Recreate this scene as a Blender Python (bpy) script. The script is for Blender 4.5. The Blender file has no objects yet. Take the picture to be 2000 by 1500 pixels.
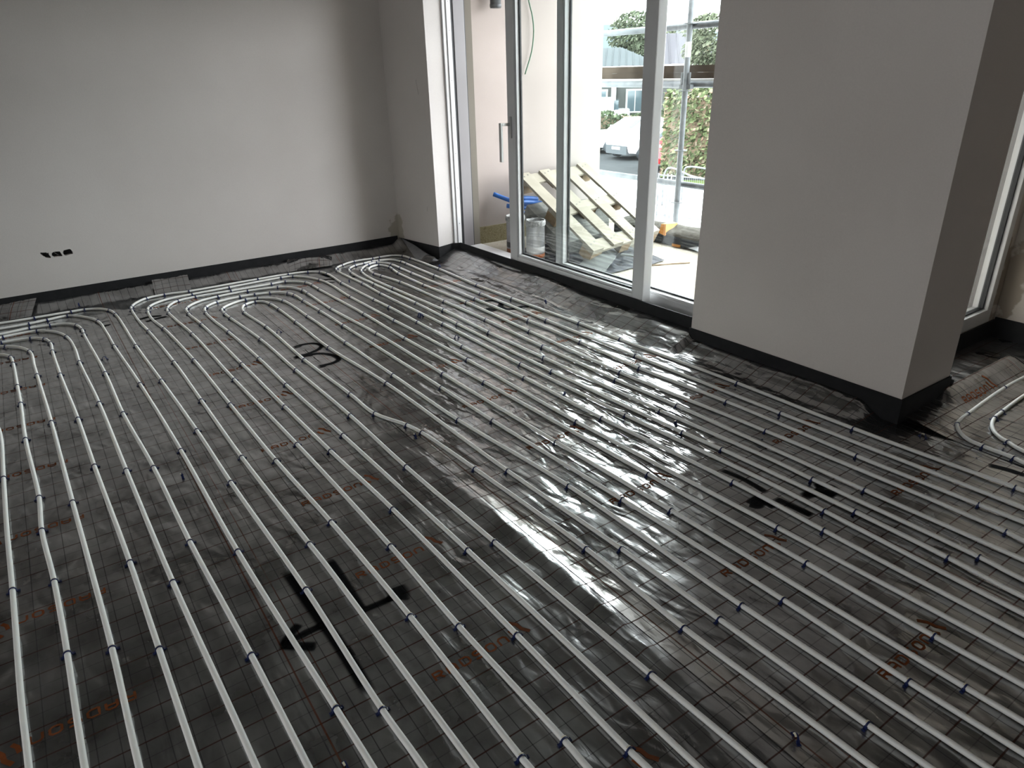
import bpy, bmesh, math, random
from mathutils import Vector, Matrix, noise
random.seed(7)
D = bpy.data
SC = bpy.context.scene
COL = SC.collection

# ------------------------------------------------------------------ camera, sky, exposure
cam = D.cameras.new('camera'); cam_o = D.objects.new('camera', cam); COL.objects.link(cam_o)
cam.sensor_width = 36.0; cam.lens = 24.328; cam.clip_start = 0.05; cam.clip_end = 900
RX = Vector((0.57079, 0.82079, -0.02234)); RU = Vector((-0.32678, 0.25204, 0.91087)); FW = Vector((-0.75327, 0.51262, -0.41208))
m = Matrix.Identity(4)
for i in range(3):
    m[i][0] = RX[i]; m[i][1] = RU[i]; m[i][2] = -FW[i]
m[0][3], m[1][3], m[2][3] = 0.0, 0.0, 1.5
cam_o.matrix_world = m
SC.camera = cam_o
w = D.worlds.new('overcast_sky'); SC.world = w; w.use_nodes = True
bg = w.node_tree.nodes['Background']
bg.inputs[0].default_value = (0.93, 0.97, 1.0, 1); bg.inputs[1].default_value = 1.0
SC.view_settings.view_transform = 'Standard'; SC.view_settings.look = 'None'
SC.view_settings.gamma = 1.0; SC.view_settings.use_curve_mapping = False
SC.view_settings.exposure = 4.15
SC.cycles.use_denoising = True
SC.cycles.max_bounces = 10; SC.cycles.diffuse_bounces = 6; SC.cycles.glossy_bounces = 4; SC.cycles.transparent_max_bounces = 16
SC.cycles.caustics_reflective = False; SC.cycles.caustics_refractive = False
SC.cycles.sample_clamp_indirect = 6.0

def area(name, loc, rot, sx, sy, power, col=(0.95, 0.98, 1.0)):
    l = D.lights.new(name, 'AREA'); l.shape = 'RECTANGLE'; l.size = sx; l.size_y = sy; l.energy = power; l.color = col
    o = D.objects.new(name, l); o.location = loc; o.rotation_euler = rot; COL.objects.link(o); return o
# sampling portals in the glazed openings and the added rear one (they give no light of their own)
def portal(name, loc, rot, sx, sy):
    o = area(name, loc, rot, sx, sy, 0.0); o.data.cycles.is_portal = True; return o
portal('daylight_door', (-3.9,3.32,1.15), (-math.pi/2,0,0), 2.7, 2.1)
portal('daylight_bay', (-1.93,3.96,1.2), (0,-math.pi/2,0), 2.0, 0.95)
portal('daylight_rear_added', (-0.35,-3.92,1.5), (math.pi/2,0,0), 1.1, 1.2)


# ------------------------------------------------------------------ helpers
MATS = {}
def nt(name):
    mt = D.materials.new(name); mt.use_nodes = True; MATS[name] = mt
    return mt, mt.node_tree, mt.node_tree.nodes['Principled BSDF']
def N(t, typ, **kw):
    n = t.nodes.new(typ)
    for k, v in kw.items():
        if k.startswith('i_'):
            n.inputs[int(k[2:])].default_value = v
        else:
            setattr(n, k, v)
    return n
def ramp(t, stops):
    n = t.nodes.new('ShaderNodeValToRGB'); e = n.color_ramp.elements
    while len(e) < len(stops): e.new(0.5)
    for k, (p, c) in enumerate(stops):
        e[k].position = p; e[k].color = (*c, 1) if len(c) == 3 else c
    return n
def simple(name, c1, c2=None, rough=0.6, metal=0.0, scale=20, bump=0.0, bscale=None, spec=0.5, detail=4, coat=0.0):
    mt, t, b = nt(name)
    b.inputs['Roughness'].default_value = rough; b.inputs['Metallic'].default_value = metal
    b.inputs['Specular IOR Level'].default_value = spec; b.inputs['Coat Weight'].default_value = coat
    tc = N(t, 'ShaderNodeTexCoord')
    ns = N(t, 'ShaderNodeTexNoise'); ns.inputs['Scale'].default_value = scale; ns.inputs['Detail'].default_value = detail
    t.links.new(tc.outputs['Object'], ns.inputs['Vector'])
    rp = ramp(t, [(0.3, c1), (0.7, c2 or tuple(min(1, x*1.12) for x in c1))])
    t.links.new(ns.outputs['Fac'], rp.inputs[0]); t.links.new(rp.outputs[0], b.inputs['Base Color'])
    if bump:
        n2 = N(t, 'ShaderNodeTexNoise'); n2.inputs['Scale'].default_value = bscale or scale*3; n2.inputs['Detail'].default_value = 3
        t.links.new(tc.outputs['Object'], n2.inputs['Vector'])
        bp = N(t, 'ShaderNodeBump'); bp.inputs['Strength'].default_value = bump; bp.inputs['Distance'].default_value = 0.01
        t.links.new(n2.outputs['Fac'], bp.inputs['Height']); t.links.new(bp.outputs[0], b.inputs['Normal'])
    return mt

class MB:
    def __init__(s): s.v = []; s.f = []
    def add(s, vs, fs):
        o = len(s.v); s.v += [tuple(v) for v in vs]; s.f += [tuple(i+o for i in f) for f in fs]; return s
    def box(s, x0, x1, y0, y1, z0, z1, M=None):
        vs = [(x0,y0,z0),(x1,y0,z0),(x1,y1,z0),(x0,y1,z0),(x0,y0,z1),(x1,y0,z1),(x1,y1,z1),(x0,y1,z1)]
        if M: vs = [M @ Vector(v) for v in vs]
        return s.add(vs, [(3,2,1,0),(4,5,6,7),(0,1,5,4),(1,2,6,5),(2,3,7,6),(3,0,4,7)])
    def tube(s, pts, r, n=8, cap=True, up=Vector((0,0,1))):
        pts = [Vector(p) for p in pts]; L = len(pts); rs = r if isinstance(r, (list, tuple)) else [r]*L
        vs = []; fs = []; pa = None
        for i, p in enumerate(pts):
            d = (pts[min(i+1, L-1)] - pts[max(i-1, 0)]).normalized()
            a = d.cross(up)
            if a.length < 1e-3: a = pa.copy() if pa else d.orthogonal()
            a.normalize()
            if pa and a.dot(pa) < 0: a = -a
            pa = a; b = a.cross(d)
            for k in range(n):
                t = 2*math.pi*k/n
                vs.append(p + a*(rs[i]*math.cos(t)) + b*(rs[i]*math.sin(t)))
        for i in range(L-1):
            for k in range(n):
                fs.append((i*n+k, i*n+(k+1) % n, (i+1)*n+(k+1) % n, (i+1)*n+k))
        if cap: fs += [tuple(range(n))[::-1], tuple(range((L-1)*n, L*n))]
        return s.add(vs, fs)
    def prism(s, poly, z0, z1):
        n = len(poly); vs = [(x, y, z0) for x, y in poly] + [(x, y, z1) for x, y in poly]
        return s.add(vs, [tuple(range(n))[::-1], tuple(range(n, 2*n))] + [(i, (i+1) % n, n+(i+1) % n, n+i) for i in range(n)])
    def lathe(s, prof, c, n=24):
        vs = []; fs = []; L = len(prof)
        for r, z in prof:
            for k in range(n):
                t = 2*math.pi*k/n; vs.append((c[0]+r*math.cos(t), c[1]+r*math.sin(t), c[2]+z))
        for i in range(L-1):
            for k in range(n): fs.append((i*n+k, i*n+(k+1) % n, (i+1)*n+(k+1) % n, (i+1)*n+k))
        fs += [tuple(range(n))[::-1], tuple(range((L-1)*n, L*n))]
        return s.add(vs, fs)
    def build(s, name, mat, parent=None, smooth=False, bevel=0, local=False):
        me = D.meshes.new(name); me.from_pydata(s.v, [], s.f); me.update()
        bm = bmesh.new(); bm.from_mesh(me); bmesh.ops.recalc_face_normals(bm, faces=bm.faces)
        if bevel:
            bmesh.ops.bevel(bm, geom=[e for e in bm.edges], offset=bevel, segments=2, affect='EDGES', profile=0.7)
        bm.to_mesh(me); bm.free()
        if mat: me.materials.append(MATS[mat] if isinstance(mat, str) else mat)
        if smooth:
            for p in me.polygons: p.use_smooth = True
        o = D.objects.new(name, me); COL.objects.link(o)
        if parent: attach(o, parent, local)
        return o
def wloc(o):
    p = Vector((0,0,0))
    while o: p += o.location; o = o.parent
    return p
def attach(o, parent, local=False):
    o.parent = parent
    if not local: o.location = -wloc(parent)
def grid_obj(name, nx, ny, fn, mat, parent=None, uv=None, smooth=True):
    vs = []; fs = []
    for j in range(ny+1):
        for i in range(nx+1): vs.append(fn(i/nx, j/ny))
    W = nx+1
    for j in range(ny):
        for i in range(nx): fs.append((j*W+i, j*W+i+1, (j+1)*W+i+1, (j+1)*W+i))
    me = D.meshes.new(name); me.from_pydata(vs, [], fs); me.update()
    if uv:
        ul = me.uv_layers.new(name='grid')
        for lp in me.loops:
            k = lp.vertex_index; ul.data[lp.index].uv = uv((k % W)/nx, (k//W)/ny)
    me.materials.append(MATS[mat])
    for p in me.polygons: p.use_smooth = smooth
    o = D.objects.new(name, me); COL.objects.link(o)
    if parent: attach(o, parent)
    return o
def tag(o, label=None, cat=None, group=None, kind=None):
    if label: o['label'] = label
    if cat: o['category'] = cat
    if group: o['group'] = group
    if kind: o['kind'] = kind
    return o
def empty(name, loc=(0,0,0)):
    o = D.objects.new(name, None); o.location = loc; o.empty_display_size = 0.1; COL.objects.link(o); return o
def struct(o): o['kind'] = 'structure'; return o
def sm(x):
    x = max(0.0, min(1.0, x)); return x*x*(3-2*x)
def rel(pts, loc): return [(p[0]-loc[0], p[1]-loc[1], p[2]-loc[2]) for p in pts]

# ------------------------------------------------------------------ materials
def plaster(name, c1, c2, stain=None):
    mt, t, b = nt(name); b.inputs['Roughness'].default_value = 0.9; b.inputs['Specular IOR Level'].default_value = 0.25
    tc = N(t, 'ShaderNodeTexCoord')
    n1 = N(t, 'ShaderNodeTexNoise'); n1.inputs['Scale'].default_value = 1.3; n1.inputs['Detail'].default_value = 6
    n2 = N(t, 'ShaderNodeTexNoise'); n2.inputs['Scale'].default_value = 160; n2.inputs['Detail'].default_value = 2
    for n in (n1, n2): t.links.new(tc.outputs['Object'], n.inputs['Vector'])
    r1 = ramp(t, [(0.3, c1), (0.7, c2)]); t.links.new(n1.outputs['Fac'], r1.inputs[0])
    mx = N(t, 'ShaderNodeMix', data_type='RGBA', blend_type='MULTIPLY'); mx.inputs[0].default_value = 0.10
    t.links.new(r1.outputs[0], mx.inputs[6]); t.links.new(n2.outputs['Fac'], mx.inputs[7])
    out = mx.outputs[2]
    if stain:
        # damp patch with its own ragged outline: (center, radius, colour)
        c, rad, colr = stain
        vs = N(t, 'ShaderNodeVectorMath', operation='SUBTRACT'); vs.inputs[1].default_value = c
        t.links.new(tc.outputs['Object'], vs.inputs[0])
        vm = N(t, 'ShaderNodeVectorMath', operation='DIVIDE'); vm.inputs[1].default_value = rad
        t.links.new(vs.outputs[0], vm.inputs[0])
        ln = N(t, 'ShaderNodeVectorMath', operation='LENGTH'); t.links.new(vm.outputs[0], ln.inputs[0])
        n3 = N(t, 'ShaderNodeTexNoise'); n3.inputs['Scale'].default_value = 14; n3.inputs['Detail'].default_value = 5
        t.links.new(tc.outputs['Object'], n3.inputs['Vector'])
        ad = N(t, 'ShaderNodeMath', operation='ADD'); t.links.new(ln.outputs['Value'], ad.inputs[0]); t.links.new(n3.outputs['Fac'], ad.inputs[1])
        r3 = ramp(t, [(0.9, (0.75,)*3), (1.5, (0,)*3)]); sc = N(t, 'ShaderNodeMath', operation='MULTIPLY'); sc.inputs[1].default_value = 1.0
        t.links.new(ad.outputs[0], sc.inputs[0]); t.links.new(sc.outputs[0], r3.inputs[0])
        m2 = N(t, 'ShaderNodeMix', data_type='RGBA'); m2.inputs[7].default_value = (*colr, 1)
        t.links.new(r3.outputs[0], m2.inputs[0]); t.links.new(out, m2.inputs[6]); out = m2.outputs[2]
    t.links.new(out, b.inputs['Base Color'])
    bp = N(t, 'ShaderNodeBump'); bp.inputs['Strength'].default_value = 0.12; bp.inputs['Distance'].default_value = 0.003
    t.links.new(n2.outputs['Fac'], bp.inputs['Height']); t.links.new(bp.outputs[0], b.inputs['Normal'])
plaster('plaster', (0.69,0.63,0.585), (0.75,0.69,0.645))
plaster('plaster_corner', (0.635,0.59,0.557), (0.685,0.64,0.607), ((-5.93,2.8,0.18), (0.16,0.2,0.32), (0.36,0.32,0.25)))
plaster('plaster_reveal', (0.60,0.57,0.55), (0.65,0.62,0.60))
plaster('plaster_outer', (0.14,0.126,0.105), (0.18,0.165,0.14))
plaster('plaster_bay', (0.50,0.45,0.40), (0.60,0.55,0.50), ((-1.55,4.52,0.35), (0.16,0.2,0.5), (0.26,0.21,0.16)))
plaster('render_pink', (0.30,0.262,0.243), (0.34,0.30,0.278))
simple('ceiling_paint', (0.27,0.255,0.24), (0.31,0.295,0.28), rough=0.9)
simple('screed', (0.25,0.24,0.23), (0.32,0.31,0.30), rough=0.95, scale=30)
simple('foam_black', (0.012,0.012,0.013), (0.018,0.018,0.019), rough=0.75, spec=0.25)
simple('upvc', (0.60,0.595,0.595), (0.64,0.635,0.635), rough=0.28, scale=3, spec=0.5)
simple('upvc_grey', (0.17,0.16,0.165), (0.19,0.18,0.185), rough=0.4, scale=3)
simple('gasket', (0.015,0.016,0.018), rough=0.5)
simple('handle_grey', (0.42,0.42,0.41), rough=0.35, metal=0.6)
simple('screw_zinc', (0.25,0.25,0.26), rough=0.4, metal=0.9)
pw = simple('pipe_white', (0.89,0.875,0.83), (0.93,0.915,0.87), rough=0.45, scale=9, spec=0.35)
pwb = pw.node_tree.nodes['Principled BSDF']; pwb.inputs['Subsurface Weight'].default_value = 0.4
pwb.inputs['Subsurface Radius'].default_value = (1.0,0.95,0.85); pwb.inputs['Subsurface Scale'].default_value = 0.010
simple('clip_blue', (0.006,0.014,0.075), (0.009,0.020,0.10), rough=0.4, scale=80)
simple('clip_cream', (0.72,0.66,0.50), rough=0.5)
simple('print_orange', (0.17,0.048,0.014), (0.23,0.066,0.02), rough=0.7, scale=60, spec=0.15)
simple('socket_dark', (0.02,0.02,0.022), (0.03,0.03,0.03), rough=0.7)
simple('cable_grey', (0.28,0.28,0.28), rough=0.5)
simple('galv', (0.07,0.075,0.08), (0.13,0.136,0.14), rough=0.5, metal=0.3, scale=12)
simple('wood_pallet', (0.22,0.195,0.155), (0.29,0.262,0.215), rough=0.8, scale=6, bump=0.2)
simple('wood_block', (0.17,0.12,0.075), (0.25,0.185,0.12), rough=0.85, scale=14)
simple('wood_board', (0.030,0.022,0.016), (0.056,0.043,0.033), rough=0.85, scale=8, bump=0.2)
simple('slab_grey', (0.12,0.12,0.112), (0.19,0.19,0.175), rough=0.9, scale=25, bump=0.4, bscale=60)
simple('blue_conduit', (0.02,0.12,0.42), (0.026,0.145,0.48), rough=0.4)
simple('tin_metal', (0.24,0.24,0.24), (0.30,0.30,0.30), rough=0.3, metal=0.5)
simple('tin_white', (0.26,0.255,0.26), (0.22,0.21,0.22), rough=0.5)
simple('tin_crust', (0.13,0.13,0.127), (0.30,0.30,0.29), rough=0.9, scale=60, bump=0.6, bscale=90)
simple('label_black', (0.04,0.04,0.04), rough=0.5)
simple('label_orange', (0.22,0.06,0.013), rough=0.5)
simple('label_white', (0.38,0.375,0.365), rough=0.5)
simple('membrane_dark', (0.022,0.023,0.028), (0.05,0.05,0.058), rough=0.45, scale=9, bump=0.5, bscale=25)
simple('roll_grey', (0.018,0.019,0.023), (0.035,0.037,0.042), rough=0.9, scale=40, bump=0.4)
simple('sack_beige', (0.065,0.06,0.05), (0.11,0.103,0.09), rough=0.85, scale=20, bump=0.5)
simple('strap_orange', (0.42,0.16,0.015), (0.46,0.20,0.03), rough=0.6)
simple('board_pale', (0.13,0.135,0.13), (0.16,0.165,0.16), rough=0.8)
simple('white_membrane', (0.82,0.82,0.80), (0.88,0.88,0.87), rough=0.7)
simple('green_cable', (0.010,0.085,0.035), rough=0.5)
simple('concrete_pale', (0.42,0.42,0.41), (0.50,0.50,0.49), rough=0.95, scale=3)
simple('asphalt', (0.021,0.0225,0.024), (0.031,0.033,0.0345), rough=0.95, scale=3)
simple('grass', (0.035,0.05,0.014), (0.055,0.072,0.022), rough=0.95, scale=4)
simple('hill_haze', (0.056,0.068,0.072), (0.060,0.072,0.075), rough=1.0, scale=0.05)
simple('car_white', (0.80,0.82,0.83), rough=0.2, coat=0.8)
simple('car_red', (0.55,0.03,0.04), rough=0.2, coat=0.8)
simple('car_glass', (0.05,0.07,0.08), rough=0.08)
simple('car_black', (0.03,0.035,0.04), rough=0.6)
simple('car_rim', (0.45,0.46,0.48), rough=0.3, metal=0.8)
simple('lamp_clear', (0.7,0.72,0.74), rough=0.1)
simple('lamp_red', (0.5,0.02,0.02), rough=0.2)
simple('house_render', (0.045,0.047,0.045), (0.056,0.058,0.056), rough=0.9, scale=1)
simple('house_trim', (0.35,0.35,0.34), rough=0.7)
simple('roof_slate', (0.026,0.031,0.034), (0.033,0.038,0.041), rough=0.6, scale=1)
simple('roof_light', (0.042,0.041,0.046), (0.046,0.045,0.050), rough=0.7, scale=1)
simple('roof_navy', (0.012,0.014,0.021), (0.015,0.017,0.026), rough=0.6, scale=1)
simple('trunk', (0.14,0.10,0.07), (0.22,0.17,0.12), rough=0.9)

def leaf_mat(name, stops):
    mt, t, b = nt(name); b.inputs['Roughness'].default_value = 0.6
    g = N(t, 'ShaderNodeNewGeometry'); r = ramp(t, stops)
    t.links.new(g.outputs['Random Per Island'], r.inputs[0]); t.links.new(r.outputs[0], b.inputs['Base Color'])
leaf_mat('leaf_hedge', [(0.0,(0.030,0.040,0.020)),(0.5,(0.062,0.078,0.036)),(0.8,(0.10,0.112,0.058)),(0.97,(0.13,0.105,0.08)),(1.0,(0.14,0.075,0.06))])
leaf_mat('leaf_low', [(0.0,(0.035,0.048,0.028)),(0.6,(0.055,0.072,0.040)),(1.0,(0.085,0.10,0.06))])
leaf_mat('leaf_tree', [(0.0,(0.045,0.055,0.036)),(0.6,(0.065,0.075,0.048)),(1.0,(0.085,0.09,0.065))])

def glass(name, tint, refl=1.0):
    mt = D.materials.new(name); mt.use_nodes = True; MATS[name] = mt; t = mt.node_tree
    t.nodes.remove(t.nodes['Principled BSDF']); out = t.nodes['Material Output']
    tr = N(t, 'ShaderNodeBsdfTransparent'); tr.inputs[0].default_value = (*tint, 1)
    gl = N(t, 'ShaderNodeBsdfGlossy'); gl.inputs['Roughness'].default_value = 0.0
    lw = N(t, 'ShaderNodeLayerWeight'); lw.inputs[0].default_value = 0.5
    fr = N(t, 'ShaderNodeMath', operation='POWER'); fr.inputs[1].default_value = 5.0; t.links.new(lw.outputs['Facing'], fr.inputs[0])
    mu = N(t, 'ShaderNodeMath', operation='MULTIPLY_ADD'); mu.inputs[1].default_value = 0.9*refl; mu.inputs[2].default_value = 0.04*refl
    mx = N(t, 'ShaderNodeMixShader')
    t.links.new(fr.outputs[0], mu.inputs[0]); t.links.new(mu.outputs[0], mx.inputs[0])
    t.links.new(tr.outputs[0], mx.inputs[1]); t.links.new(gl.outputs[0], mx.inputs[2]); t.links.new(mx.outputs[0], out.inputs[0])
glass('pane_glass', (0.965, 0.99, 0.985), 1.0)
def film(name, tint, alpha, rough=0.25):
    mt = D.materials.new(name); mt.use_nodes = True; MATS[name] = mt; t = mt.node_tree
    b = t.nodes['Principled BSDF']; out = t.nodes['Material Output']
    b.inputs['Base Color'].default_value = (*tint, 1); b.inputs['Roughness'].default_value = rough
    tc = N(t, 'ShaderNodeTexCoord'); n = N(t, 'ShaderNodeTexNoise'); n.inputs['Scale'].default_value = 22; n.inputs['Detail'].default_value = 4
    t.links.new(tc.outputs['Object'], n.inputs['Vector'])
    bp = N(t, 'ShaderNodeBump'); bp.inputs['Strength'].default_value = 0.6; bp.inputs['Distance'].default_value = 0.02
    t.links.new(n.outputs['Fac'], bp.inputs['Height']); t.links.new(bp.outputs[0], b.inputs['Normal'])
    tr = N(t, 'ShaderNodeBsdfTransparent'); mx = N(t, 'ShaderNodeMixShader'); mx.inputs[0].default_value = alpha
    t.links.new(tr.outputs[0], mx.inputs[1]); t.links.new(b.outputs[0], mx.inputs[2]); t.links.new(mx.outputs[0], out.inputs[0])
film('clear_film', (0.8,0.82,0.85), 0.45)
film('flap_film', (0.30,0.30,0.31), 0.65)

# washed pebble floor of the terrace, speckled board of its plinth
def speckle(name, base, dark, light, scale):
    mt, t, b = nt(name); b.inputs['Roughness'].default_value = 0.85
    tc = N(t, 'ShaderNodeTexCoord'); v = N(t, 'ShaderNodeTexVoronoi'); v.inputs['Scale'].default_value = scale
    t.links.new(tc.outputs['Object'], v.inputs['Vector'])
    r = ramp(t, [(0.0, dark), (0.18, base), (0.6, light), (1.0, base)]); t.links.new(v.outputs['Color'], r.inputs[0])
    t.links.new(r.outputs[0], b.inputs['Base Color'])
    bp = N(t, 'ShaderNodeBump'); bp.inputs['Strength'].default_value = 0.4; bp.inputs['Distance'].default_value = 0.004
    t.links.new(v.outputs['Distance'], bp.inputs['Height']); t.links.new(bp.outputs[0], b.inputs['Normal'])
speckle('pebble_floor', (0.36,0.322,0.258), (0.165,0.142,0.105), (0.42,0.39,0.33), 110)
speckle('plinth_board', (0.165,0.142,0.079), (0.068,0.056,0.03), (0.225,0.2,0.128), 110)

for nm in ('asphalt','concrete_pale','grass','hill_haze','house_render','house_trim','roof_slate','roof_light','roof_navy','trunk','galv','wood_board','slab_grey','sack_beige','roll_grey','board_pale','wood_pallet','wood_block','leaf_hedge','leaf_low','leaf_tree','label_white','render_pink','pebble_floor','plinth_board','membrane_dark'):
    MATS[nm].node_tree.nodes['Principled BSDF'].inputs['Specular IOR Level'].default_value = 0.04
# reflective insulation foil with its printed grid
def foil_material():
    mt, t, b = nt('foil')
    uv = N(t, 'ShaderNodeUVMap', uv_map='grid'); sp = N(t, 'ShaderNodeSeparateXYZ'); t.links.new(uv.outputs[0], sp.inputs[0])
    def line(src, period, off, wd):
        a = N(t, 'ShaderNodeMath', operation='ADD'); a.inputs[1].default_value = off + 50*period; t.links.new(src, a.inputs[0])
        md = N(t, 'ShaderNodeMath', operation='MODULO'); md.inputs[1].default_value = period; t.links.new(a.outputs[0], md.inputs[0])
        s = N(t, 'ShaderNodeMath', operation='SUBTRACT'); s.inputs[1].default_value = period/2; t.links.new(md.outputs[0], s.inputs[0])
        ab = N(t, 'ShaderNodeMath', operation='ABSOLUTE'); t.links.new(s.outputs[0], ab.inputs[0])
        g = N(t, 'ShaderNodeMapRange', interpolation_type='SMOOTHSTEP'); g.inputs[1].default_value = wd*0.5; g.inputs[2].default_value = wd*1.2
        g.inputs[3].default_value = 1.0; g.inputs[4].default_value = 0.0; t.links.new(ab.outputs[0], g.inputs[0]); return g.outputs[0]
    P = 0.0517
    thin_x = line(sp.outputs[0], P, 0.0, 0.0015); thin_y = line(sp.outputs[1], P, 0.012, 0.0017)
    bold_x = line(sp.outputs[0], 2*P, P*0.5, 0.0027); bold_y = line(sp.outputs[1], 0.931, 0.18, 0.0030)
    bold_z = line(sp.outputs[1], 0.931, 0.12, 0.0022)
    tc = N(t, 'ShaderNodeTexCoord')
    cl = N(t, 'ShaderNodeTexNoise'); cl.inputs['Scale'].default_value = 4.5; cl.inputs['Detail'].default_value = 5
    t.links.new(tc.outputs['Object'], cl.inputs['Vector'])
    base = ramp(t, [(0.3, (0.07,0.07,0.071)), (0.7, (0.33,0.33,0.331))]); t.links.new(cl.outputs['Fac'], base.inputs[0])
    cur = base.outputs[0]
    def over(fac, colr, amt):
        nonlocal cur
        mu = N(t, 'ShaderNodeMath', operation='MULTIPLY'); mu.inputs[1].default_value = amt; t.links.new(fac, mu.inputs[0])
        mx = N(t, 'ShaderNodeMix', data_type='RGBA'); mx.inputs[7].default_value = (*colr, 1)
        t.links.new(mu.outputs[0], mx.inputs[0]); t.links.new(cur, mx.inputs[6]); cur = mx.outputs[2]
    se = N(t, 'ShaderNodeAttribute', attribute_name='selvedge'); over(se.outputs['Fac'], (0.42,0.40,0.38), 0.8)
    over(thin_x, (0.02,0.018,0.018), 0.55); over(thin_y, (0.02,0.018,0.018), 0.75)
    over(bold_x, (0.055,0.018,0.010), 0.85); over(bold_y, (0.10,0.028,0.010), 0.9); over(bold_z, (0.10,0.028,0.010), 0.9)
    t.links.new(cur, b.inputs['Base Color'])
    b.inputs['Metallic'].default_value = 0.95
    b.inputs['IOR'].default_value = 1.5
    b.inputs['Coat Roughness'].default_value = 0.11; b.inputs['Coat IOR'].default_value = 2.3
    # ink is matt: it takes the metal and the gloss away along the printed lines
    ink = N(t, 'ShaderNodeMath', operation='ADD', use_clamp=True); i2 = N(t, 'ShaderNodeMath', operation='ADD', use_clamp=True); i3 = N(t, 'ShaderNodeMath', operation='ADD', use_clamp=True)
    ks = N(t, 'ShaderNodeMath', operation='MULTIPLY'); ks.inputs[1].default_value = 0.65; t.links.new(thin_x, ks.inputs[0])
    t.links.new(ks.outputs[0], ink.inputs[0]); t.links.new(thin_y, ink.inputs[1])
    t.links.new(ink.outputs[0], i2.inputs[0]); t.links.new(bold_x, i2.inputs[1])
    t.links.new(i2.outputs[0], i3.inputs[0]); t.links.new(bold_y, i3.inputs[1])
    iv = N(t, 'ShaderNodeMath', operation='MULTIPLY_ADD'); iv.inputs[1].default_value = -0.85; iv.inputs[2].default_value = 1.0; t.links.new(i3.outputs[0], iv.inputs[0])
    cw = N(t, 'ShaderNodeMath', operation='MULTIPLY'); cw.inputs[1].default_value = 1.0; t.links.new(iv.outputs[0], cw.inputs[0])
    mw = N(t, 'ShaderNodeMath', operation='MULTIPLY'); mw.inputs[1].default_value = 0.95
    t.links.new(iv.outputs[0], mw.inputs[0]); t.links.new(mw.outputs[0], b.inputs['Metallic']); t.links.new(cw.outputs[0], b.inputs['Coat Weight'])
    si = N(t, 'ShaderNodeMath', operation='MULTIPLY'); si.inputs[1].default_value = 0.5; t.links.new(iv.outputs[0], si.inputs[0]); t.links.new(si.outputs[0], b.inputs['Specular IOR Level'])
    rn = N(t, 'ShaderNodeMapRange'); rn.inputs[1].default_value = 0.3; rn.inputs[2].default_value = 0.7
    rn.inputs[3].default_value = 0.24; rn.inputs[4].default_value = 0.36
    at = N(t, 'ShaderNodeAttribute', attribute_name='crumple')
    rm = N(t, 'ShaderNodeMath', operation='MULTIPLY_ADD'); rm.inputs[1].default_value = -0.4; rm.inputs[2].default_value = 1.0
    t.links.new(at.outputs['Fac'], rm.inputs[0]); rq = N(t, 'ShaderNodeMath', operation='MULTIPLY')
    t.links.new(cl.outputs['Fac'], rn.inputs[0]); t.links.new(rn.outputs[0], rq.inputs[0]); t.links.new(rm.outputs[0], rq.inputs[1]); t.links.new(rq.outputs[0], b.inputs['Roughness'])
    # creases: broad soft waves, streaky puckers, and tight crumples near the window
    mp = N(t, 'ShaderNodeMapping'); mp.inputs['Scale'].default_value = (1.0, 2.2, 1.0); mp.inputs['Rotation'].default_value = (0,0,-0.5)
    mq = N(t, 'ShaderNodeMapping'); mq.inputs['Scale'].default_value = (1.0, 4.2, 1.0); mq.inputs['Rotation'].default_value = (0,0,-0.96)
    t.links.new(tc.outputs['Object'], mp.inputs['Vector']); t.links.new(tc.outputs['Object'], mq.inputs['Vector'])
    a1 = N(t, 'ShaderNodeTexNoise'); a1.inputs['Scale'].default_value = 4.5; a1.inputs['Detail'].default_value = 2; a1.inputs['Distortion'].default_value = 0.4
    a2 = N(t, 'ShaderNodeTexNoise'); a2.inputs['Scale'].default_value = 9.0; a2.inputs['Detail'].default_value = 3; a2.inputs['Distortion'].default_value = 1.0
    t.links.new(mp.outputs[0], a1.inputs['Vector']); t.links.new(mp.outputs[0], a2.inputs['Vector'])
    vo = N(t, 'ShaderNodeTexNoise'); vo.inputs['Scale'].default_value = 5.0; vo.inputs['Detail'].default_value = 1.5; vo.inputs['Distortion'].default_value = 0.5
    t.links.new(mq.outputs[0], vo.inputs['Vector'])
    s1 = N(t, 'ShaderNodeMath', operation='MULTIPLY'); s1.inputs[1].default_value = 0.9; t.links.new(a1.outputs['Fac'], s1.inputs[0])
    s2 = N(t, 'ShaderNodeMath', operation='MULTIPLY'); s2.inputs[1].default_value = 0.09; t.links.new(a2.outputs['Fac'], s2.inputs[0])
    s3 = N(t, 'ShaderNodeMath', operation='MULTIPLY'); k3 = N(t, 'ShaderNodeMath', operation='MULTIPLY'); k3.inputs[1].default_value = 0.55; t.links.new(vo.outputs['Fac'], k3.inputs[0]); t.links.new(k3.outputs[0], s3.inputs[0]); t.links.new(at.outputs['Fac'], s3.inputs[1])
    ad = N(t, 'ShaderNodeMath', operation='ADD'); t.links.new(s1.outputs[0], ad.inputs[0]); t.links.new(s2.outputs[0], ad.inputs[1])
    ad2 = N(t, 'ShaderNodeMath', operation='ADD'); t.links.new(ad.outputs[0], ad2.inputs[0]); t.links.new(s3.outputs[0], ad2.inputs[1])
    bp = N(t, 'ShaderNodeBump'); bp.inputs['Strength'].default_value = 1.0; bp.inputs['Distance'].default_value = 0.018
    t.links.new(ad2.outputs[0], bp.inputs['Height']); t.links.new(bp.outputs[0], b.inputs['Normal']); t.links.new(bp.outputs[0], b.inputs['Coat Normal'])
foil_material()
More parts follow.
